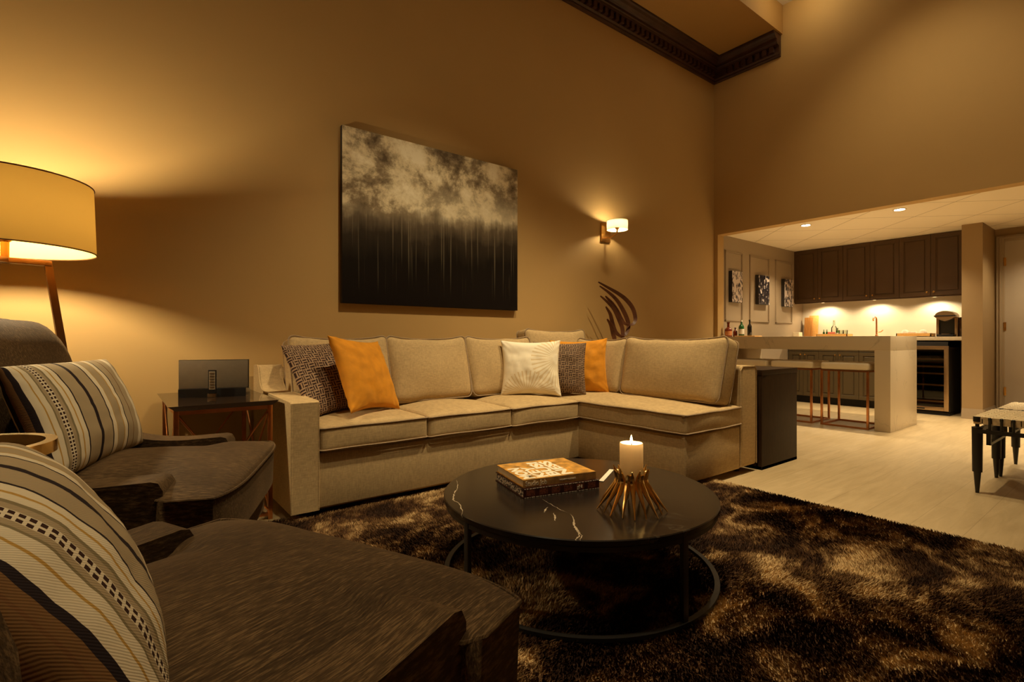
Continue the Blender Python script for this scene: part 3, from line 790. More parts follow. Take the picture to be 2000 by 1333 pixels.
for lx in (lx0, lx1):
    for ly in (ly0, ly1): E('leg', box(BM(), lx-.011, ly-.011, 0, lx+.011, ly+.011, TZ-.022, .002), 'copper')
for (a, b_) in (((lx0, ly0), (lx1, ly0)), ((lx0, ly1), (lx1, ly1)), ((lx0, ly0), (lx0, ly1)), ((lx1, ly0), (lx1, ly1))):
    mid = ((a[0]+b_[0])/2, (a[1]+b_[1])/2); z0 = .28
    bm = BM()
    tube(bm, [(a[0], a[1], TZ-.04), (mid[0], mid[1], z0), (a[0], a[1], .04)], .0055, 8); tube(bm, [(b_[0], b_[1], TZ-.04), (mid[0], mid[1], z0), (b_[0], b_[1], .04)], .0055, 8)
    E('brace', bm, 'copper')
for ly in (ly0, ly1): E('foot_rail', box(BM(), lx0, ly-.007, .02, lx1, ly+.007, .036), 'copper')
dk = thing('speaker_dock', 'flat grey speaker dock with black base on the end table', 'speaker', (.43, 3.20, TZ), math.atan2(-.10, .30))
M['grille'] = mottled('speaker_grille', (.105, .078, .05), .55, 30, .08, bscale=400, bstr=.3, bdist=.001)
B('grille', -.165, -.012, .045, .165, .012, .196, M['grille'], dk, .003)
B('bezel', -.168, -.004, .040, .168, .016, .199, M['black'], dk, .002)
obj('base', prism(BM(), [(-.160, -.045), (.160, -.045), (.168, .02), (.168, .05), (-.168, .05), (-.168, .02)], 0, .045, 'z', .004), M['black'], dk, smooth=True)
B('docking_cradle', -.02, -.075, .0, .02, -.04, .022, M['steel'], dk, .003)
rm = thing('remote_control', 'slim remote control standing upright against the speaker dock', 'remote', (.43-.045*.316, 3.20-.045*.948-.016, TZ+.0225), math.atan2(-.10, .30))
B('remote_body', -.019, -.026, .0, .019, -.012, .125, M['black'], rm, .003)
M['rface'] = mottled('remote_face', (.22, .17, .11), .4, 20, .1)
B('key_face', -.0145, -.028, .022, .0145, -.0255, .118, M['rface'], rm)
for r_ in range(6):
    for c_ in range(2): B('button', -.010+c_*.011, -.0295, .03+r_*.0145, -.001+c_*.011, -.028, .038+r_*.0145, M['steel'], rm)

# ================================================================== RUG
ru = thing('shag_rug', 'dark brown and gold mottled shag rug under the coffee table', 'rug', (1.6, 1.1, 0))
RX0, RX1, RY0, RY1 = -.9, 3.06, -.9, 2.75
bk = B('rug_backing', RX0-1.6+.005, RY0-1.1+.005, .001, RX1-1.6-.005, RY1-1.1-.005, .010, M['rug'], ru)
def pile_mesh(N=380000):
    rng = np.random.default_rng(3)
    # more tufts where the camera is near
    x = rng.uniform(RX0, RX1, N*3); y = rng.uniform(RY0, RY1, N*3)
    Z = .613*x+.79*y; X = .79*x-.613*y
    keep = (Z > .5) & (np.abs(X/np.maximum(Z, .01)) < 1.12)
    x = x[keep][:N]; y = y[keep][:N]; n = len(x)
    ang = rng.uniform(0, 2*np.pi, n); h = rng.uniform(.012, .022, n); wdt = rng.uniform(.0016, .0030, n)
    flow = 2.2*np.sin(x*2.3+1.3*np.sin(y*1.9))+1.5*np.cos(y*2.9+x)
    lean = rng.uniform(.3, 1.0, n)*h
    lx = lean*(.6*np.cos(ang)+.8*np.cos(flow)); ly = lean*(.6*np.sin(ang)+.8*np.sin(flow))
    a2 = rng.uniform(0, np.pi, n); wx, wy = np.cos(a2)*wdt, np.sin(a2)*wdt
    z0 = .006
    V = np.empty((n, 5, 3), dtype=np.float32)
    V[:, 0] = np.stack([x-wx, y-wy, np.full(n, z0)], 1); V[:, 1] = np.stack([x+wx, y+wy, np.full(n, z0)], 1)
    V[:, 2] = np.stack([x+wx*.9+lx*.4, y+wy*.9+ly*.4, z0+h*.6], 1); V[:, 3] = np.stack([x-wx*.9+lx*.4, y-wy*.9+ly*.4, z0+h*.6], 1)
    V[:, 4] = np.stack([x+lx, y+ly, z0+h], 1)
    V[:, :, 0] -= 1.6; V[:, :, 1] -= 1.1
    base_ = (np.arange(n)*5)[:, None]
    q = (base_+np.array([0, 1, 2, 3])[None]).astype(np.int32); t = (base_+np.array([3, 2, 4])[None]).astype(np.int32)
    me = bpy.data.meshes.new('pile')
    me.vertices.add(n*5); me.vertices.foreach_set('co', V.reshape(-1))
    li = np.concatenate([q, t], 1).reshape(-1); me.loops.add(len(li)); me.loops.foreach_set('vertex_index', li)
    starts = np.stack([np.arange(n)*7, np.arange(n)*7+4], 1).reshape(-1).astype(np.int32)
    me.polygons.add(n*2); me.polygons.foreach_set('loop_start', starts)
    me.update(calc_edges=True); me.validate()
    return me
pl = link('pile', pile_mesh(), M['rug'], ru); pl['kind'] = 'stuff'

# ================================================================== COFFEE TABLE
CX, CY, CR, CZ = 1.462, 1.457, .53, .324
ct = thing('coffee_table', 'round black marble coffee table on a thin black ring frame', 'coffee table', (CX, CY, 0))
VEINS = [([(1.144, 1.862), (1.102, 1.779), (1.064, 1.731), (1.026, 1.688), (0.997, 1.642), (0.988, 1.584), (0.959, 1.521), (0.915, 1.454)], 0.003), ([(1.262, 1.444), (1.25, 1.401), (1.243, 1.356), (1.233, 1.309), (1.233, 1.274)], 0.0012), ([(1.216, 1.362), (1.193, 1.347), (1.169, 1.324)], 0.003), ([(1.191, 1.302), (1.167, 1.27), (1.143, 1.245)], 0.0034), ([(1.232, 1.263), (1.204, 1.22), (1.165, 1.178), (1.142, 1.138), (1.115, 1.104), (1.087, 1.088), (1.08, 1.083)], 0.004), ([(1.137, 1.133), (1.121, 1.1), (1.089, 1.076)], 0.0014)]
def veins(bm):
    rv = random.Random(5)
    def vein(P, w):
        pts = catmull([Vector((a-CX, b_-CY, CZ+.0003)) for a, b_ in P], 5); prev = None
        for i, p in enumerate(pts):
            t = (pts[min(i+1, len(pts)-1)]-pts[max(i-1, 0)]).normalized(); nn = Vector((-t.y, t.x, 0)); ww = w*(.25+rv.random())*math.sin(PI*(i+.6)/(len(pts)+.2))
            q = p+nn*rv.uniform(-.0025, .0025)
            r2 = [bm.verts.new(q+nn*ww), bm.verts.new(q-nn*ww)]
            if prev: f = bm.faces.new((prev[0], prev[1], r2[1], r2[0])); f.material_index = 1
            prev = r2
    for P, w_ in VEINS: vein(P, w_)
    return bm
M['vein'] = mottled('marble_vein', (.36, .29, .20), .3, 60, .3)
obj('table_top', lathe(veins(BM()), [(0, CZ-.024), (CR-.006, CZ-.024), (CR, CZ-.018), (CR, CZ-.003), (CR-.003, CZ), (0, CZ)], 128, cap=False), [M['marble'], M['vein']], ct, smooth=True)
def ringm(r0, r1, z0, z1, n=96): return lathe(BM(), [(r0, z0), (r1, z0), (r1, z1), (r0, z1), (r0, z0)], n, cap=False)
obj('support_ring', ringm(CR-.035, CR-.008, CZ-.040, CZ-.024), M['black_metal'], ct, smooth=True)
obj('base_ring', ringm(CR-.020, CR-.001, .020, .032), M['black_metal'], ct, smooth=True)
for a in (-94.8, -180.8, 85.2, -4.8):
    o = obj('leg', box(BM(), -.012, -.008, .028, .012, .008, CZ-.024, .002), M['black_metal'], ct, ((CR-.014)*math.cos(R(a)), (CR-.014)*math.sin(R(a)), 0), (0, 0, R(a+90)), True)

# books
def text_mesh(s, size, ext=.0006, off=0):
    cu = bpy.data.curves.new('txt', 'FONT'); cu.body = s; cu.size = size; cu.extrude = ext; cu.align_x = 'LEFT'; cu.offset = off*size; cu.resolution_u = 3
    o = bpy.data.objects.new('txt', cu); COL.objects.link(o)
    dg = bpy.context.evaluated_depsgraph_get(); dg.update()
    me = bpy.data.meshes.new_from_object(o.evaluated_get(dg)); bpy.data.objects.remove(o); return me
def lettering(name, s, size, mat, parent, M4, stretch=(1, 1, 1)):
    me = text_mesh(s, size)
    me.transform(M4 @ Matrix.Diagonal((*stretch, 1)))
    me.materials.clear()
    return link(name, me, mat, parent)
def book(name, label, L, W, H, loc, yaw, cov, spine, pages):
    """origin at near corner; x along the spine, y back, spine on y=0"""
    b = thing(name, label, 'book', loc, yaw, 'books on the coffee table')
    obj('cover', (lambda bm: (box(bm, 0, 0, 0, L, W, .003), box(bm, 0, 0, H-.003, L, W, H), bm)[-1])(BM()), cov, b)
    B('spine', 0, -.001, 0, L, .003, H, spine, b)
    obj('page_block', box(BM(), .004, .003, .003, L-.004, W-.005, H-.003), pages, b)
    return b
yaw_b = math.atan2(-.078, .319)
def pages_mat(name, c1, c2, sc_):
    m, nt, b = base(name, c1, .7)
    vo = nt.nodes.new('ShaderNodeTexVoronoi'); vo.feature = 'DISTANCE_TO_EDGE'; vo.inputs['Scale'].default_value = sc_
    nt.links.new(coords(nt, 'Object', (1, 1, 1)), vo.inputs['Vector'])
    r = ramp(nt, [(.10, c1), (.16, c2)], 'LINEAR'); nt.links.new(vo.outputs[0], r.inputs[0]); nt.links.new(r.outputs[0], b.inputs['Base Color']); return m
M['page_pattern'] = pages_mat('printed_page_edges', (.035, .018, .012), (.66, .56, .42), 80)
M['cover_gold'] = mottled('gold_cover', (.50, .25, .045), .38, 28, .55)
M['spine_gold'] = mottled('gold_spine', (.42, .24, .085), .4, 40, .3)
M['cover_red'] = mottled('maroon_cover', (.045, .010, .008), .35, 40, .6)
M['pages'] = mottled('page_edges', (.66, .50, .30), .7, 30, .08, stretch=(1, 1, 60))
M['ink'] = mottled('white_ink', (.78, .72, .58), .6, 30, .04)
b1 = book('art_book', 'thick dark maroon book with printed page edges, bottom of the two', .335, .275, .036, (1.208, 1.487, CZ+.0005), yaw_b, M['cover_red'], M['cover_red'], M['page_pattern'])
b1['label'] = 'thick maroon book with patterned page edges lying on the coffee table under another'
rnd = random.Random(4)
for zz_ in (.0008, .0330):
    bm = BM(); xx = .004
    while xx < .33:
        l = rnd.uniform(.004, .014); box(bm, xx, -.0018, zz_, min(.334, xx+l), -.0008, zz_+.002); xx += l+rnd.uniform(.003, .006)
    obj('spine_edge_marks', bm, M['ink'], b1)
M['plate'] = mottled('spine_pictures', (.16, .045, .025), .5, 160, .8)
for j in range(6): B('spine_picture', .012+j*.054, -.0016, .007, .048+j*.054, -.0006, .030, M['plate'], b1)
lettering('spine_emblem', 'gN', .020, M['ink'], b1, Matrix.Translation((.232, -.0022, .011)) @ Matrix.Rotation(PI/2, 4, 'X'))
b2 = book('art_book', 'gold art book with big white cover letters lying on top of another book', .322, .262, .029, (1.214, 1.495, CZ+.0375), yaw_b, M['cover_gold'], M['spine_gold'], M['pages'])
lettering('spine_title', 'Studio Job', .026, M['ink'], b2, Matrix.Translation((.008, -.0016, .006)) @ Matrix.Rotation(PI/2, 4, 'X'), (.85, 1, 1))
lettering('spine_subtitle', 'MONKEY BUSINESS', .0085, M['ink'], b2, Matrix.Translation((.155, -.0016, .011)) @ Matrix.Rotation(PI/2, 4, 'X'))
for k_, (s, n_) in enumerate((('MON', 3), ('KEY', 3), ('BUSI', 4), ('NESS', 4))):
    # letters read from the spine towards the back; their tops point to the left end
    Mx = Matrix.Translation((.058+k_*.056, .012, .0292)) @ Matrix.Rotation(PI/2, 4, 'Z')
    me = text_mesh(s, .066, .0006, .045); bb = [v.co.x for v in me.vertices]; wdt = max(bb)-min(bb)
    tgt = .165 if n_ == 3 else .225
    me.transform(Mx @ Matrix.Diagonal((tgt/wdt, 1.0, 1, 1)) @ Matrix.Translation((-min(bb), 0, 0))); me.materials.clear()
    # embolden a little
    lt = link('cover_lettering', me, M['ink'], b2)
bmk = B('paper_strip', -.010, -.105, 0, .010, .105, .0016, M['white_paper'])
bmk.location = (1.705, 1.52, CZ+.001); bmk.rotation_euler = (0, 0, R(-61)); tag(bmk, 'narrow pale paper strip lying on the table behind the books', 'bookmark')

# candle holder and candle
HX, HY = 1.435, 1.165
ch = thing('candle_holder', 'polished brass candle holder of radiating spikes on the coffee table', 'candle holder', (HX, HY, CZ+.001))
NS = 18
for i in range(NS):
    a = 2*PI*i/NS+.08; ca, sa = math.cos(a), math.sin(a); rr = .122 if i % 2 else .112
    a2 = a+.05*(-1)**i; hgt = .142+.010*math.sin(i*2.3)
    bm = tube(BM(), [(rr*ca, rr*sa, .0015), (.095*ca, .095*sa, .034), (.068*ca, .068*sa, .068), (.050*ca, .050*sa, .092), (.047*math.cos(a2), .047*math.sin(a2), .110), (.053*math.cos(a2), .053*math.sin(a2), .128), (.062*math.cos(a2), .062*math.sin(a2), hgt)],
              [.0016, .0052, .0085, .0108, .0100, .0072, .0014], 8)
    obj('spike', bm, M['brushed_brass'], ch, smooth=True)
obj('candle_cup', lathe(BM(), [(0, .082), (.042, .084), (.044, .10), (.042, .102), (.040, .090), (0, .088)], 32, cap=False), M['brushed_brass'], ch, smooth=True)
cd = thing('pillar_candle', 'lit cream pillar candle standing in the brass spike holder', 'candle', (HX, HY, CZ+.090))
obj('wax', lathe(BM(), [(0, 0), (.0395, 0), (.0405, .002), (.0405, .140), (.0385, .1435), (.0355, .1425), (.0335, .134), (.030, .130), (0, .129)], 48, cap=False), M['candle'], cd, smooth=True)
obj('wick', tube(BM(), [(0, 0, .129), (.001, 0, .145), (.003, .001, .150)], .0012, 6), M['black_matte'], cd)
obj('flame', lathe(BM(), [(0, .141), (.0035, .146), (.0048, .152), (.0034, .160), (.0012, .168), (0, .172)], 12), M['flame'], cd, smooth=True)
pd = bpy.data.lights.new('candle_light', 'POINT'); pd.energy = 1.5; pd.color = (1, .72, .36); pd.shadow_soft_size = .008
po = bpy.data.objects.new('candle_light', pd); COL.objects.link(po); po.location = (HX, HY, CZ+.250); 

# ================================================================== ARMCHAIRS
def armchair(loc, rotz, label):
    t = thing('armchair', label, 'armchair', loc, rotz, 'brown armchairs')
    ch_ = M['chenille']
    # T-shaped seat cushion outline, then crowned
    poly = [(-.50, -.285), (-.02, -.290), (.0, -.31), (.015, -.395), (.05, -.415), (.16, -.408), (.20, -.375), (.205, 0), (.20, .375), (.16, .408), (.05, .415), (.015, .395), (0, .31), (-.02, .290), (-.50, .285)]
    def inside(x, y):
        hw = .288
        s = min(1, max(0, (x+.03)/.06)); s = s*s*(3-2*s); hw = .288+.125*s
        return hw
    bm = BM(); nx, ny = 44, 30; top, bot = [], []
    x0_, x1_ = -.50, .205
    z0_, z1_ = .325, .478
    def P(i, j):
        u = i/nx; s_ = j/ny*2-1
        sp_ = math.copysign(1-(1-abs(s_))**1.5, s_)
        uu = 1-(1-u)**1.3; x = x0_+(x1_-x0_)*uu; hw = inside(x, 0)
        xf = x-.045*(abs(sp_)**5)*max(0, (x-.05)/.155)   # rounded front corners
        return xf, hw*sp_, uu, sp_
    for i in range(nx+1):
        ra, rb = [], []
        for j in range(ny+1):
            x, y, uu, s_ = P(i, j)
            edge = (1-abs(s_)**6)*(1-max(0, (uu-.80)/.20)**5)
            cr = .048*(1-s_*s_)**.8*math.sin(PI*min(1, uu*.75+.25))**.5
            wv = .004*noise.noise(Vector((x*6, y*6, 1)))
            ra.append(bm.verts.new((x, y, z1_-.012+.012*edge**.5 if edge > 0 else z1_-.012)));
            ra[-1].co.z += cr*max(0, edge)**.4+wv
            rb.append(bm.verts.new((x-.004, y*.99, z0_)))
        top.append(ra); bot.append(rb)
    for i in range(nx):
        for j in range(ny):
            bm.faces.new((top[i][j], top[i+1][j], top[i+1][j+1], top[i][j+1])); bm.faces.new((bot[i][j], bot[i][j+1], bot[i+1][j+1], bot[i+1][j]))
        bm.faces.new((top[i][0], bot[i][0], bot[i+1][0], top[i+1][0])); bm.faces.new((top[i][ny], top[i+1][ny], bot[i+1][ny], bot[i][ny]))
    for j in range(ny):
        bm.faces.new((top[0][j], top[0][j+1], bot[0][j+1], bot[0][j])); bm.faces.new((top[nx][j], bot[nx][j], bot[nx][j+1], top[nx][j+1]))
    sc_ = obj('seat_cushion', bm, ch_, t, smooth=True, sharp=50)
    pts = [(P(i, 0)[0], P(i, 0)[1], z1_-.012) for i in range(20, nx+1, 2)]+[(P(nx, j)[0]+.002, P(nx, j)[1], z1_-.012) for j in range(1, ny)]+[(P(i, ny)[0], P(i, ny)[1], z1_-.012) for i in range(nx, 20, -2)]
    obj('piping', tube(BM(), pts, .0045, 6), ch_, sc_, smooth=True)
    # seat rail
    obj('seat_rail', box(BM(), -.55, -.36, .185, .15, .36, .318, .02, 3), ch_, t, smooth=True)
    # arms: low, gently scooped, rounded front
    for s in (-1, 1):
        prof = []
        N = 18
        for i in range(N+1):
            u = i/N; x = -.52+.52*u; z = .60-.095*math.sin(min(1, u*1.25)*PI/2)+.012*max(0, u-.55)/.45
            prof.append((x, z))
        prof += [(.018, .512), (.030, .49), (.030, .45), (.018, .36), (-.005, .20), (-.52, .20)]
        a0, a1 = (.288, .390) if s > 0 else (-.390, -.288)
        o = obj('arm', prism(BM(), prof, a0, a1, 'y', .034, 5), ch_, t, smooth=True, sharp=60)
    # back: outer shell and inner cushion, both leaning
    def leanx(z): return -.47-.17*max(0, (z-.40))/.58
    bm = BM()
    def slab(bm, y0, y1, z0, z1, th, off, rr, n=14, m=18, crown=0):
        f, b2_ = [], []
        for i in range(m+1):
            v = i/m; z = z0+(z1-z0)*v; fr, br_ = [], []
            for j in range(n+1):
                s_ = j/n*2-1
                dz = 0; hwf = 1
                zt = z
                top_drop = rr*(abs(s_)**8)
                zt = z0+(z1-top_drop-z0)*v
                tk = th*(1-.55*max(0, (v-.75)/.25)**2)
                y = (y0+y1)/2+(y1-y0)/2*s_*(1-.03*v)
                ed = (1-s_**14)*(1-max(0, v-.86)/.14*max(0, v-.86)/.14)
                cx_ = leanx(zt)+off
                fr.append(bm.verts.new((cx_+tk/2*ed**.5+crown*(1-s_*s_)*math.sin(PI*v)+.0, y, zt))); br_.append(bm.verts.new((cx_-tk/2*ed**.5-.001, y, zt)))
            f.append(fr); b2_.append(br_)
        for i in range(m):
            for j in range(n):
                bm.faces.new((f[i][j], f[i+1][j], f[i+1][j+1], f[i][j+1])); bm.faces.new((b2_[i][j], b2_[i][j+1], b2_[i+1][j+1], b2_[i+1][j]))
            bm.faces.new((f[i][0], b2_[i][0], b2_[i+1][0], f[i+1][0])); bm.faces.new((f[i][n], f[i+1][n], b2_[i+1][n], b2_[i][n]))
        for j in range(n):
            bm.faces.new((f[0][j], f[0][j+1], b2_[0][j+1], b2_[0][j])); bm.faces.new((f[m][j], b2_[m][j], b2_[m][j+1], f[m][j+1]))
        return bm
    obj('backrest', slab(BM(), -.385, .385, .20, .985, .13, -.045, .03), ch_, t, smooth=True, sharp=70)
    obj('back_cushion', slab(BM(), -.295, .295, .43, .975, .12, .055, .02, crown=.02), ch_, t, smooth=True, sharp=70)
    for (x, y) in ((.10, -.33), (.10, .33), (-.52, -.32), (-.52, .32)):
        o = obj('leg', lathe(BM(), [(.013, 0), (.024, .19)], 14), M['chair_leg'], t, (x, y, 0), smooth=True)
    return t
A1 = armchair((.226, 2.076, .012), math.atan2(-.38, .92), 'brown armchair with striped lumbar pillow, between the floor lamp and the nearer armchair')
A2 = dup(A1, (.225, .985, .012), math.atan2(.36, .93)+R(3), 'brown armchair nearest the camera, its seat filling the lower left')
def on_chair(A, name, label, x, y, z, yaw, lean, roll, seed, du, dims=(.60, .36, .16), k=.93, rnd=.03):
    bm = throw_pillow(*dims, .05 if rnd < .1 else 0, 44, seed, .0015, 0, rnd); ul = bm.loops.layers.uv.active
    for f in bm.faces:
        for lp in f.loops: lp[ul].uv.x = lp[ul].uv.x*k+du
    o = obj(name, bm, M['stripes'], None, smooth=True, sharp=0)
    m = Matrix.Translation(A.location) @ Matrix.Rotation(A.rotation_euler.z, 4, 'Z') @ Matrix.Translation((x, y, z)) @ Matrix.Rotation(PI/2+yaw, 4, 'Z') @ Matrix.Rotation(-lean, 4, 'X') @ Matrix.Rotation(roll, 4, 'Y')
    o.location = m.to_translation(); o.rotation_euler = m.to_euler()
    return tag(o, label, 'cushion', 'striped pillows on the armchairs')
on_chair(A1, 'striped_pillow', 'striped cream and tan lumbar pillow on the armchair by the lamp', -.335, 0, .670, 0, .36, 0, 31, .09)
on_chair(A2, 'striped_pillow', 'striped cream pillow filling the lower left corner, on the nearest armchair', -.310, .02, .603, -R(22), .52, 0, 32, 0.02, (.60, .35, .17), .93, .13)

# drinks table between the chairs
dt = thing('drinks_table', 'small round drinks table with a gold rim between the armchairs', 'side table', (-.25, 1.52, .012))
obj('rim', ringm(.130, .150, .665, .690, 64), M['brushed_brass'], dt, smooth=True)
obj('glass_top', lathe(BM(), [(0, .668), (.131, .668), (.131, .674), (0, .674)], 48, cap=False), M['glass'], dt)
obj('stem', lathe(BM(), [(.012, .02), (.012, .64), (.04, .665), (.0, .667)], 20), M['brushed_brass'], dt, smooth=True)
obj('base', lathe(BM(), [(0, 0), (.13, 0), (.13, .012), (.03, .022), (0, .022)], 48, cap=False), M['brushed_brass'], dt, smooth=True)
bm = BM()
for a in range(3): tube(bm, [(0, 0, .64), (.13*math.cos(R(120*a+15)), .13*math.sin(R(120*a+15)), .664)], .005, 6)
obj('bracket', bm, M['brushed_brass'], dt)

# ================================================================== KITCHEN
# island
isl = thing('kitchen_island', 'cream quartz waterfall island with open knee space and three stools', 'kitchen island', (6.465, 2.6, 0))
IX0, IX1, IY0, IY1, IZ, IB = 6.04, 6.89, 1.70, 3.525, .957, .812
def K(name, b6, mat, bev=.002, parent=isl):
    l = parent.location; return B(name, b6[0]-l.x, b6[1]-l.y, b6[2], b6[3]-l.x, b6[4]-l.y, b6[5], mat, parent, bev)
K('worktop', (IX0, IY0, IB, IX1, IY1, IZ), M['quartz'])
K('waterfall_end', (IX0, IY0, 0, IX1, IY0+.135, IB), M['quartz'])
K('waterfall_end', (IX0+.14, IY1-.135, 0, IX1, IY1-.005, IB), M['quartz'])
# stools
def stool(y0, label, src=None):
    if src: return dup(src, (6.30, y0+.225, 0), 0, label)
    t = thing('counter_stool', label, 'stool', (6.30, y0+.225, 0), 0, 'stools under the kitchen island')
    obj('seat', cushion(.49, .455, .078, .022, (0, 0, .006), 12), M['cream_leather'], t, (0, 0, .638), smooth=True)
    obj('seat_frame', (lambda bm: (box(bm, -.245, -.225, .585, .245, -.205, .602), box(bm, -.245, .205, .585, .245, .225, .602), box(bm, -.245, -.205, .585, -.225, .205, .602), box(bm, .225, -.205, .585, .245, .205, .602), bm)[-1])(BM()), M['copper'], t)
    for sx in (-1, 1):
        for sy in (-1, 1): B('leg', sx*.235-.010, sy*.215-.010, .018, sx*.235+.010, sy*.215+.010, .585, M['copper'], t, .001)
    obj('base_frame', (lambda bm: (box(bm, -.245, -.225, 0, .245, -.205, .018), box(bm, -.245, .205, 0, .245, .225, .018), box(bm, -.245, -.205, 0, -.225, .205, .018), box(bm, .225, -.205, 0, .245, .205, .018), bm)[-1])(BM()), M['copper'], t)
    return t
st = stool(1.89, 'cream stool with copper frame beside the island end panel')
stool(2.425, 'middle one of three cream stools under the island', st)
stool(2.925, 'cream stool furthest from the island end, mostly hidden by the sofa', st)

def panel_door(w_, h_, t=.02, fr=.05):
    """front faces -x, origin at the hinge-side bottom, width along +y"""
    bm = BM(); g = .0018
    box(bm, -t*.55, g, g, 0, w_-g, h_-g)
    for (a, b0, c, d) in ((g, g, w_-g, fr), (g, h_-fr, w_-g, h_-g), (g, fr, fr, h_-fr), (w_-fr, fr, w_-g, h_-fr)): box(bm, -t, a, b0, -t*.5, c, d, .0015, 1)
    i = fr+.012
    box(bm, -t*.9, i, i, -t*.5, w_-i, h_-i, .006, 1)
    return bm
def knob(parent, loc, mat):
    o = obj('knob', lathe(BM(), [(0, 0), (.005, 0), (.005, .012), (.011, .016), (.011, .024), (0, .026)], 14), mat, parent, loc, (0, -PI/2, 0), True); return o
# upper cabinets: three double units
UX, UZ0, UZ1 = 8.20, 1.48, ZK
ys = [1.545+i*(3.53-1.545)/3 for i in range(4)]
uplab = ['taupe wall cabinet above the coffee machine, next to the column', 'taupe wall cabinet above the tap, middle of the row', 'taupe wall cabinet in the corner above the cutting boards']
for k_ in range(3):
    y0, y1 = ys[k_], ys[k_+1]; w_ = y1-y0
    t = thing('wall_cabinet', uplab[k_], 'cabinet', (UX, y0, UZ0), 0, 'taupe wall cabinets over the counter')
    B('body', 0, .001, 0, XK-UX-.001, w_-.001, UZ1-UZ0-.002, M['cabinet'], t)
    for q in range(2):
        d = obj('door', panel_door(w_/2, UZ1-UZ0-.004), M['cabinet'], t, (0, q*w_/2, 0), smooth=False)
        knob(d, (-.02, w_/2-.035 if q == 0 else .035, .045), M['brass'])
    B('light_rail', .0, .002, -.016, .016, w_-.002, 0, M['cabinet'], t)
for k_, py in enumerate(PUCKS):
    o = thing('puck_light', ['under-cabinet puck light over the cutting boards', 'under-cabinet puck light over the tap', 'under-cabinet puck light over the coffee machine'][k_], 'light', (8.30, py, UZ0-.014), 0, 'puck lights under the wall cabinets')
    obj('housing', ringm(.026, .034, 0, .0135, 32), M['steel'], o); obj('lens', lathe(BM(), [(0, .002), (.026, .002), (.026, .006), (0, .006)], 24, cap=False), M['puck'], o)
for k_, (kx, ky) in enumerate(KITCHEN_SPOTS[:2]):
    o = thing('recessed_downlight', ['recessed ceiling light above the left part of the island', 'recessed ceiling light above the island end panel'][k_], 'ceiling light', (kx, ky, ZK), 0, 'kitchen ceiling downlights')
    obj('bezel', ringm(.045, .058, -.006, -.0005, 40), M['ceiling'], o); obj('lens', lathe(BM(), [(0, -.004), (.045, -.004), (.045, -.001), (0, -.001)], 32, cap=False), M['disc'], o)
# base cabinets and counter
GX = 7.98
byl = [2.10, 2.60, 3.10, 3.515]
blab = ['taupe base cabinet beside the wine fridge, behind the right stool', 'taupe base cabinet in the middle under the counter', 'taupe base cabinet at the kitchen corner']
for k_ in range(3):
    y0, y1 = byl[k_], byl[k_+1]; w_ = y1-y0
    t = thing('base_cabinet', blab[k_], 'cabinet', (GX, y0, 0), 0, 'taupe base cabinets under the counter')
    B('body', 0, .001, .10, XK-GX-.001, w_-.001, .912, M['base_cabinet'], t)
    B('toe_kick', .06, .001, 0, .30, w_-.001, .10, M['black_matte'], t)
    dwr = obj('drawer', panel_door(w_, .15, .02, .03), M['base_cabinet'], t, (0, 0, .755))
    knob(dwr, (-.02, w_/2, .075), M['brass']) 
    for q in range(2):
        d = obj('door', panel_door(w_/2, .645), M['base_cabinet'], t, (0, q*w_/2, .105))
        knob(d, (-.02, w_/2-.03 if q == 0 else .03, .60), M['brass'])
wt = B('kitchen_worktop', 7.93, 1.525, .912, XK-.013, 3.525, .957, M['quartz'], None, .002); tag(wt, 'pale worktop running along the kitchen back wall', 'worktop')
# wine fridge
wf = thing('wine_fridge', 'black wine fridge with steel-framed glass door under the worktop', 'wine fridge', (7.90, 1.64, 0))
FWd, FZ0, FZ1 = .455, .035, .895
obj('body', (lambda bm: (box(bm, .03, 0, .03, .55, .012, FZ1), box(bm, .03, FWd-.012, .03, .55, FWd, FZ1), box(bm, .03, 0, .83, .55, FWd, FZ1), box(bm, .03, 0, .0, .55, FWd, .04), box(bm, .53, 0, .03, .55, FWd, FZ1), bm)[-1])(BM()), M['black_matte'], wf)
dd = obj('door', (lambda bm: (box(bm, 0, 0, .055, .03, .045, .845, .002), box(bm, 0, FWd-.045, .055, .03, FWd, .845, .002), box(bm, 0, .045, .80, .03, FWd-.045, .845, .002), box(bm, 0, .045, .055, .03, FWd-.045, .10, .002), bm)[-1])(BM()), M['steel'], wf, smooth=True)
B('glass_pane', .012, .045, .10, .018, FWd-.045, .80, glassy('fridge_glass', (.72, .68, .62)), dd)
B('maker_plate', -.002, .23, .064, .001, .33, .082, M['black'], dd)
for z in (.16, .36, .50, .585, .675):
    s = B('shelf', .035, .02, z, .50, FWd-.02, z+.006, M['black_matte'], wf); B('shelf_front', .033, .02, z-.004, .040, FWd-.02, z+.016, M['bamboo'] if z > .65 else M['steel'], s)
wb = None
for k_, (yy, z) in enumerate(((.10, .745), (.21, .745), (.32, .745), (.17, .43), (.28, .43))):
    l = ['wine bottle neck on the top fridge shelf', 'wine bottle on the upper middle fridge shelf'][0]
    if wb is None:
        bm = lathe(BM(), [(0, 0), (.036, 0), (.037, .01), (.037, .19), (.028, .215), (.014, .24), (.014, .30), (0, .30)], 20, cap=False)
        wb = obj('wine_bottle', bm, M['dark_glass'], None, smooth=True); tag(wb, None, 'bottle', 'wine bottles lying in the wine fridge'); o = wb
    else: o = wb.copy(); COL.objects.link(o)
    o.location = (8.36, 1.64+yy, z-.02 if z > .6 else z-.022); o.rotation_euler = (0, -PI/2, 0)
    o['label'] = 'dark wine bottle lying on a shelf behind the fridge glass'
    o.location.z = (.675 if z > .6 else .36)+.0435

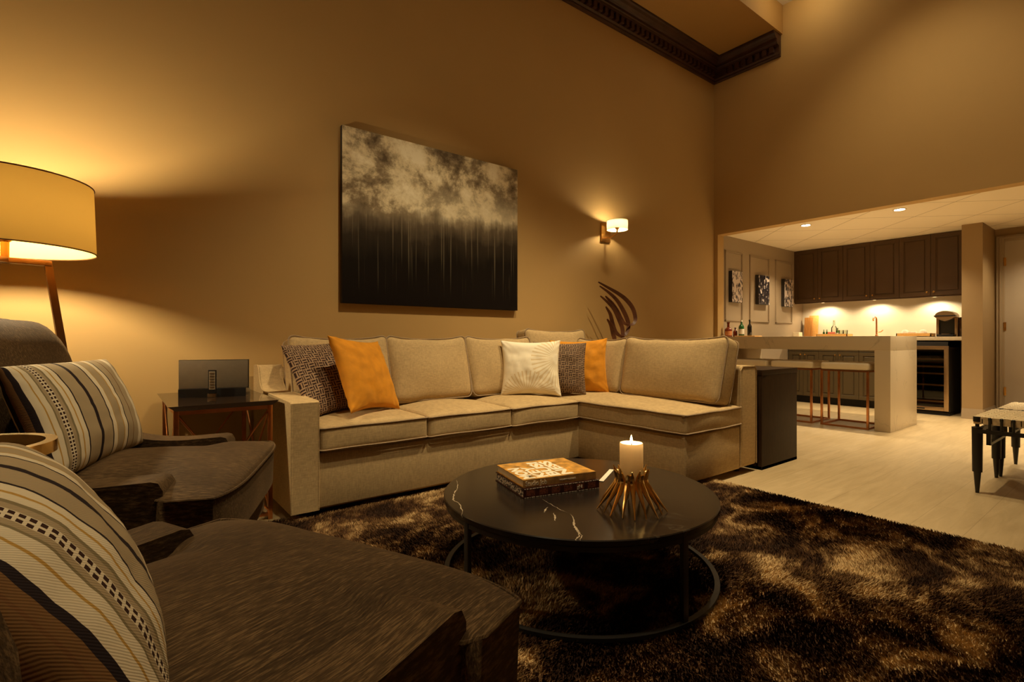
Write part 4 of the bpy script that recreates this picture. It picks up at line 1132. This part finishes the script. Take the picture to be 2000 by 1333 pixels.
# things on the island: bottles and board
def bottle(name, label, x, y, z, H, r, mat, cap, lab=None, group=None, neck=.3):
    t = thing(name, label, 'bottle', (x, y, z+.0005), math.atan2(-FWD.x, FWD.y)*0, group)
    hb = H*(1-neck)
    obj('glass_body', lathe(BM(), [(0, 0), (r*.95, 0), (r, .005), (r, hb*.78), (r*.8, hb*.92), (r*.36, hb*1.06), (r*.30, H*.93), (0, H*.93)], 24, cap=False), mat, t, smooth=True)
    obj('cap', lathe(BM(), [(0, H*.90), (r*.40, H*.90), (r*.40, H), (0, H)], 16, cap=False), cap, t)
    if lab:
        bm = BM(); n = 10; ring0, ring1 = [], []
        for i in range(n+1):
            a = math.atan2(-.6, -.8)-1.1+2.2*i/n
            ring0.append(bm.verts.new(((r+.0006)*math.cos(a), (r+.0006)*math.sin(a), hb*.15))); ring1.append(bm.verts.new(((r+.0006)*math.cos(a), (r+.0006)*math.sin(a), hb*.62)))
        for i in range(n): bm.faces.new((ring0[i], ring0[i+1], ring1[i+1], ring1[i]))
        obj('paper_label', bm, lab, t)
    return t
bd = B('serving_board', -.09, -.13, 0, .09, .13, .012, M['tray_wood'], None, .003)
bd.location = (6.24, 3.24, IZ+.0005); tag(bd, 'light wooden serving board under the green and black bottles on the island', 'board')
bottle('liquor_bottle', 'amber round-shouldered liquor bottle at the wall end of the island', 6.16, 3.455, IZ, .185, .045, M['blind_amber'], M['blind_amber'], M['label_orange'], 'bottles on the island', .38)
bottle('liquor_bottle', 'small amber liquor bottle between the larger amber and green ones', 6.20, 3.385, IZ, .115, .026, M['blind_amber'], M['black'], None, 'bottles on the island')
bottle('liquor_bottle', 'green glass bottle with white label on the island', 6.22, 3.315, IZ+.0125, .195, .034, M['green_glass'], M['label_white'], M['label_white'], 'bottles on the island')
bottle('liquor_bottle', 'dark square-shouldered bottle with black cap, last on the serving board', 6.27, 3.235, IZ+.0125, .20, .027, M['dark_glass'], M['black'], None, 'bottles on the island')

# counter things; yk(px) gives the y where a photo column meets a depth line
def yk(px, x=8.25):
    u = (px-1000)/1000; return x*(.790-.613*u)/(.613+.790*u)
CZK = .9575
bxo = B('paper_box', -.06, -.11, 0, .06, .11, .075, M['cream'], None, .004); bxo.location = (8.2, yk(1549, 8.2), CZK); tag(bxo, 'plain cream rectangular box at the kitchen corner', 'box')
for k_, (px, wd_, hh, xx, lab) in enumerate(((1578, .115, .30, 8.38, 'taller-grained bamboo cutting board leaning left against the backsplash'), (1588, .13, .33, 8.42, 'tall pale cutting board leaning at the back of the pair'))):
    t = thing('cutting_board', lab, 'cutting board', (xx, yk(px, xx), CZK+.001), 0, 'cutting boards by the backsplash')
    o = B('board', -.010, -wd_/2, 0, .010, wd_/2, hh, M['bamboo'] if k_ == 0 else M['tray_wood'], t, .004); o.rotation_euler = (0, .11, 0); o.location = (0, 0, .002)
def tray(name, label, px0, px1, x, dep, hh):
    ya, yb = yk(px1, x), yk(px0, x); c = (ya+yb)/2; hw = abs(yb-ya)/2
    t = thing(name, label, 'tray', (x, c, CZK), 0)
    B('tray_base', -dep/2, -hw, 0, dep/2, hw, .008, M['tray_wood'], t)
    obj('tray_rim', (lambda bm: (box(bm, -dep/2, -hw, 0, -dep/2+.01, hw, hh), box(bm, dep/2-.01, -hw, 0, dep/2, hw, hh), box(bm, -dep/2, -hw, 0, dep/2, -hw+.01, hh), box(bm, -dep/2, hw-.01, 0, dep/2, hw, hh), bm)[-1])(BM()), M['tray_wood'], t)
    return t
tray('wooden_tray', 'light wooden tray of small bottles left of the tap', 1600, 1660, 8.16, .20, .045)
tray('wooden_tray', 'light wooden tray with white cups left of the coffee machine', 1755, 1823, 8.16, .20, .045)
bottle('small_bottle', 'tiny green bottle at the left end of the tray, first of two', 8.16, yk(1609, 8.16), CZK+.0085, .10, .014, M['green_glass'], M['green_glass'], None, 'bottles in the wooden tray')
bottle('small_bottle', 'tiny green bottle beside the pink packet in the tray', 8.16, yk(1615, 8.16), CZK+.0085, .10, .014, M['green_glass'], M['green_glass'], None, 'bottles in the wooden tray')
bottle('water_bottle', 'clear tall bottle standing in the middle of the wooden tray', 8.20, yk(1629, 8.2), CZK+.0085, .235, .036, M['glass'], M['label_white'], None, None, .35)
bottle('small_bottle', 'small bottle with pale green label right of the clear bottle', 8.14, yk(1636, 8.14), CZK+.0085, .12, .020, glassy('pale_green_glass', (.35, .55, .30)), M['green_glass'], M['label_white'], 'bottles in the wooden tray')
for px, lb in ((1643, 'short drinking glass in the tray beside the pale green bottle'), (1651, 'short drinking glass at the right end of the bottle tray')):
    g = obj('drinking_glass', lathe(BM(), [(0, 0), (.026, 0), (.030, .09), (.028, .09), (.024, .006), (0, .006)], 20, cap=False), M['glass'], None, (8.15, yk(px, 8.15), CZK+.0085), smooth=True); tag(g, lb, 'glass', 'glasses in the wooden tray')
pk = B('snack_packet', -.02, -.045, 0, .02, .045, .065, M['pink'], None, .008); pk.location = (8.10, yk(1624, 8.10), CZK+.0085); tag(pk, 'pink packet lying in the wooden tray before the clear bottle', 'packet')
for px, lb in ((1768, 'white cup upturned on the tray, left of the napkins'), (1803, 'white cup upturned on the tray, nearest the coffee machine')):
    t = thing('cup', lb, 'cup', (8.16, yk(px, 8.16), CZK+.0085), 0, 'white cups in the tray')
    obj('cup_body', lathe(BM(), [(.040, 0), (.042, .03), (.036, .065), (.022, .082), (0, .084)], 24, cap=False), M['white_paper'], t, smooth=True)
    obj('cup_handle', tube(BM(), [(.03, .028, .065), (.045, .045, .05), (.04, .04, .02)], .005, 8), M['white_paper'], t, smooth=True)
np_ = B('napkin_stack', -.04, -.045, 0, .04, .045, .06, M['white_paper'], None, .01); np_.location = (8.18, yk(1782, 8.18), CZK+.0085); tag(np_, 'folded white napkins on the tray between the cups', 'napkins')
# tap
tp = thing('kitchen_tap', 'copper kitchen tap standing at the backsplash', 'tap', (8.33, yk(1712, 8.33), CZK))
obj('spout', tube(BM(), [(0, 0, 0), (0, 0, .24), (-.01, 0, .265), (-.05, 0, .275), (-.10, 0, .268), (-.125, 0, .245), (-.13, 0, .22)], .0105, 12), M['copper'], tp, smooth=True)
obj('base', lathe(BM(), [(0, 0), (.022, 0), (.022, .01), (.015, .03), (0, .03)], 20, cap=False), M['copper'], tp, smooth=True)
obj('lever', tube(BM(), [(0, -.01, .065), (0, -.05, .07), (0, -.075, .095)], .006, 8), M['copper'], tp, smooth=True)
# coffee machine
cm = thing('coffee_machine', 'black and silver pod coffee machine next to the column', 'coffee machine', (8.22, yk(1850, 8.22), CZK), 0)
B('body', .0, -.085, 0, .16, .085, .25, M['black'], cm, .02, 4)
B('base', -.11, -.085, 0, .0, .085, .03, M['black'], cm, .008)
hd_ = [(.098*math.cos(PI*i/16), .245+.075*math.sin(PI*i/16)**.8) for i in range(17)]+[(-.06, .215), (0, .19), (.06, .215)]
obj('brew_head', prism(BM(), hd_, -.125, .10, 'x', .006, 2), M['steel'], cm, smooth=True, sharp=50)
B('pod_handle', -.135, -.105, .250, -.03, .105, .266, M['black'], cm, .005)
B('side_panel', -.02, .075, .0, .15, .105, .235, M['steel'], cm, .006); B('side_panel', -.02, -.105, .0, .15, -.075, .235, M['steel'], cm, .004)
B('water_tank', .02, -.142, .0, .15, -.106, .24, M['smoked'], cm, .006)
obj('cup_rest', ringm(.02, .045, .030, .036, 24), M['steel'], cm, (-.055, 0, 0))

# ================================================================== WOVEN BENCHES
def bench(x, y, label, src=None):
    if src: return dup(src, (x, y, 0), 0, label)
    t = thing('woven_stool', label, 'stool', (x, y, 0), 0, 'woven stools at the right edge')
    Lx, Ly, H = .57, .46, .462
    bk_ = M['black_metal']
    for px_, py_ in ((.012, -.018), (Lx-.012, -.018), (.012, -Ly+.018), (Lx-.012, -Ly+.018)):
        obj('leg', (lambda bm: (lathe(bm, [(.009, 0), (.018, .125), (.0185, .127)], 16, px_, py_), lathe(bm, [(.024, .127), (.0265, .395), (.010, .40), (.010, .425), (.020, .428), (.020, .458)], 16, px_, py_), bm)[-1])(BM()), bk_, t, smooth=True)
    obj('rail', (lambda bm: (box(bm, .02, -.035, .365, Lx-.02, -.017, .390), box(bm, .02, -Ly+.017, .365, Lx-.02, -Ly+.035, .390),
        box(bm, -.014, -Ly+.03, .362, .004, -.02, .385), box(bm, Lx-.004, -Ly+.03, .362, Lx+.014, -.02, .385), bm)[-1])(BM()), bk_, t)
    obj('seat_frame', (lambda bm: (box(bm, .03, -.045, .415, Lx-.03, -.03, .440), box(bm, .03, -Ly+.03, .415, Lx-.03, -Ly+.045, .440), box(bm, .02, -Ly+.03, .420, .04, -.03, .442), box(bm, Lx-.04, -Ly+.03, .420, Lx-.02, -.03, .442), bm)[-1])(BM()), bk_, t)
    # pegs on the front rail
    for i in range(1, 8):
        yy = -.025-i*(Ly-.05)/8
        for xx in (-.007, Lx+.007):
            obj('peg', lathe(BM(), [(.0, .368), (.0065, .368), (.0065, .44), (.008, .442), (.008, .456), (.005, .459), (0, .459)], 12, xx, yy), bk_, t, smooth=True)
    obj('cradle', (lambda bm: (box(bm, .03, -.075, .29, .048, -.055, .385), box(bm, Lx-.048, -.075, .29, Lx-.03, -.055, .385), box(bm, .03, -.075, .29, Lx-.03, -.055, .305), bm)[-1])(BM()), bk_, t)
    # woven seat: straps over/under as one woven panel
    bm = BM(); nxs, nys = 14, 11; px_, py_ = Lx/nxs, Ly/nys; S_ = 6
    def strap(along, idx):
        P0 = []
        n_ = (nxs if along == 'x' else nys)*S_
        for i in range(n_+1):
            s = i/S_; h = .0035*math.cos(PI*(s-.5+idx))*(-1 if along == 'x' else 1)
            # over/under
            hh_ = .0032*math.sin(PI*s+PI*idx)*(1 if along == 'x' else -1)
            if along == 'x': P0.append((s*px_, -(idx+.5)*py_, hh_))
            else: P0.append(((idx+.5)*px_, -s*py_, hh_))
        hw = (py_ if along == 'x' else px_)*.46; pr = None
        for (a, b0, z) in P0:
            q = [(a, b0-hw, z), (a, b0+hw, z)] if along == 'x' else [(a-hw, b0, z), (a+hw, b0, z)]
            r4 = [bm.verts.new((q[0][0], q[0][1], .456+z)), bm.verts.new((q[1][0], q[1][1], .456+z)), bm.verts.new((q[1][0], q[1][1], .4535+z)), bm.verts.new((q[0][0], q[0][1], .4535+z))]
            if pr:
                for m_ in range(4): bm.faces.new((pr[m_], pr[(m_+1) % 4], r4[(m_+1) % 4], r4[m_]))
            pr = r4
    for i in range(nys): strap('x', i)
    for i in range(nxs): strap('y', i)
    # straps folded over the front and rear rails
    for i in range(nys):
        y_ = -(i+.5)*py_
        for xx in (.0, Lx-.004): box(bm, xx, y_-py_*.44, .415, xx+.004, y_+py_*.44, .457)
    obj('woven_seat', bm, M['strap'], t)
    return t
bn = bench(4.085, .735, 'cream woven strap stool on black tapered legs, nearer of the pair')
bench(4.70, .725, 'cream woven strap stool on black tapered legs, further one towards the door', bn)
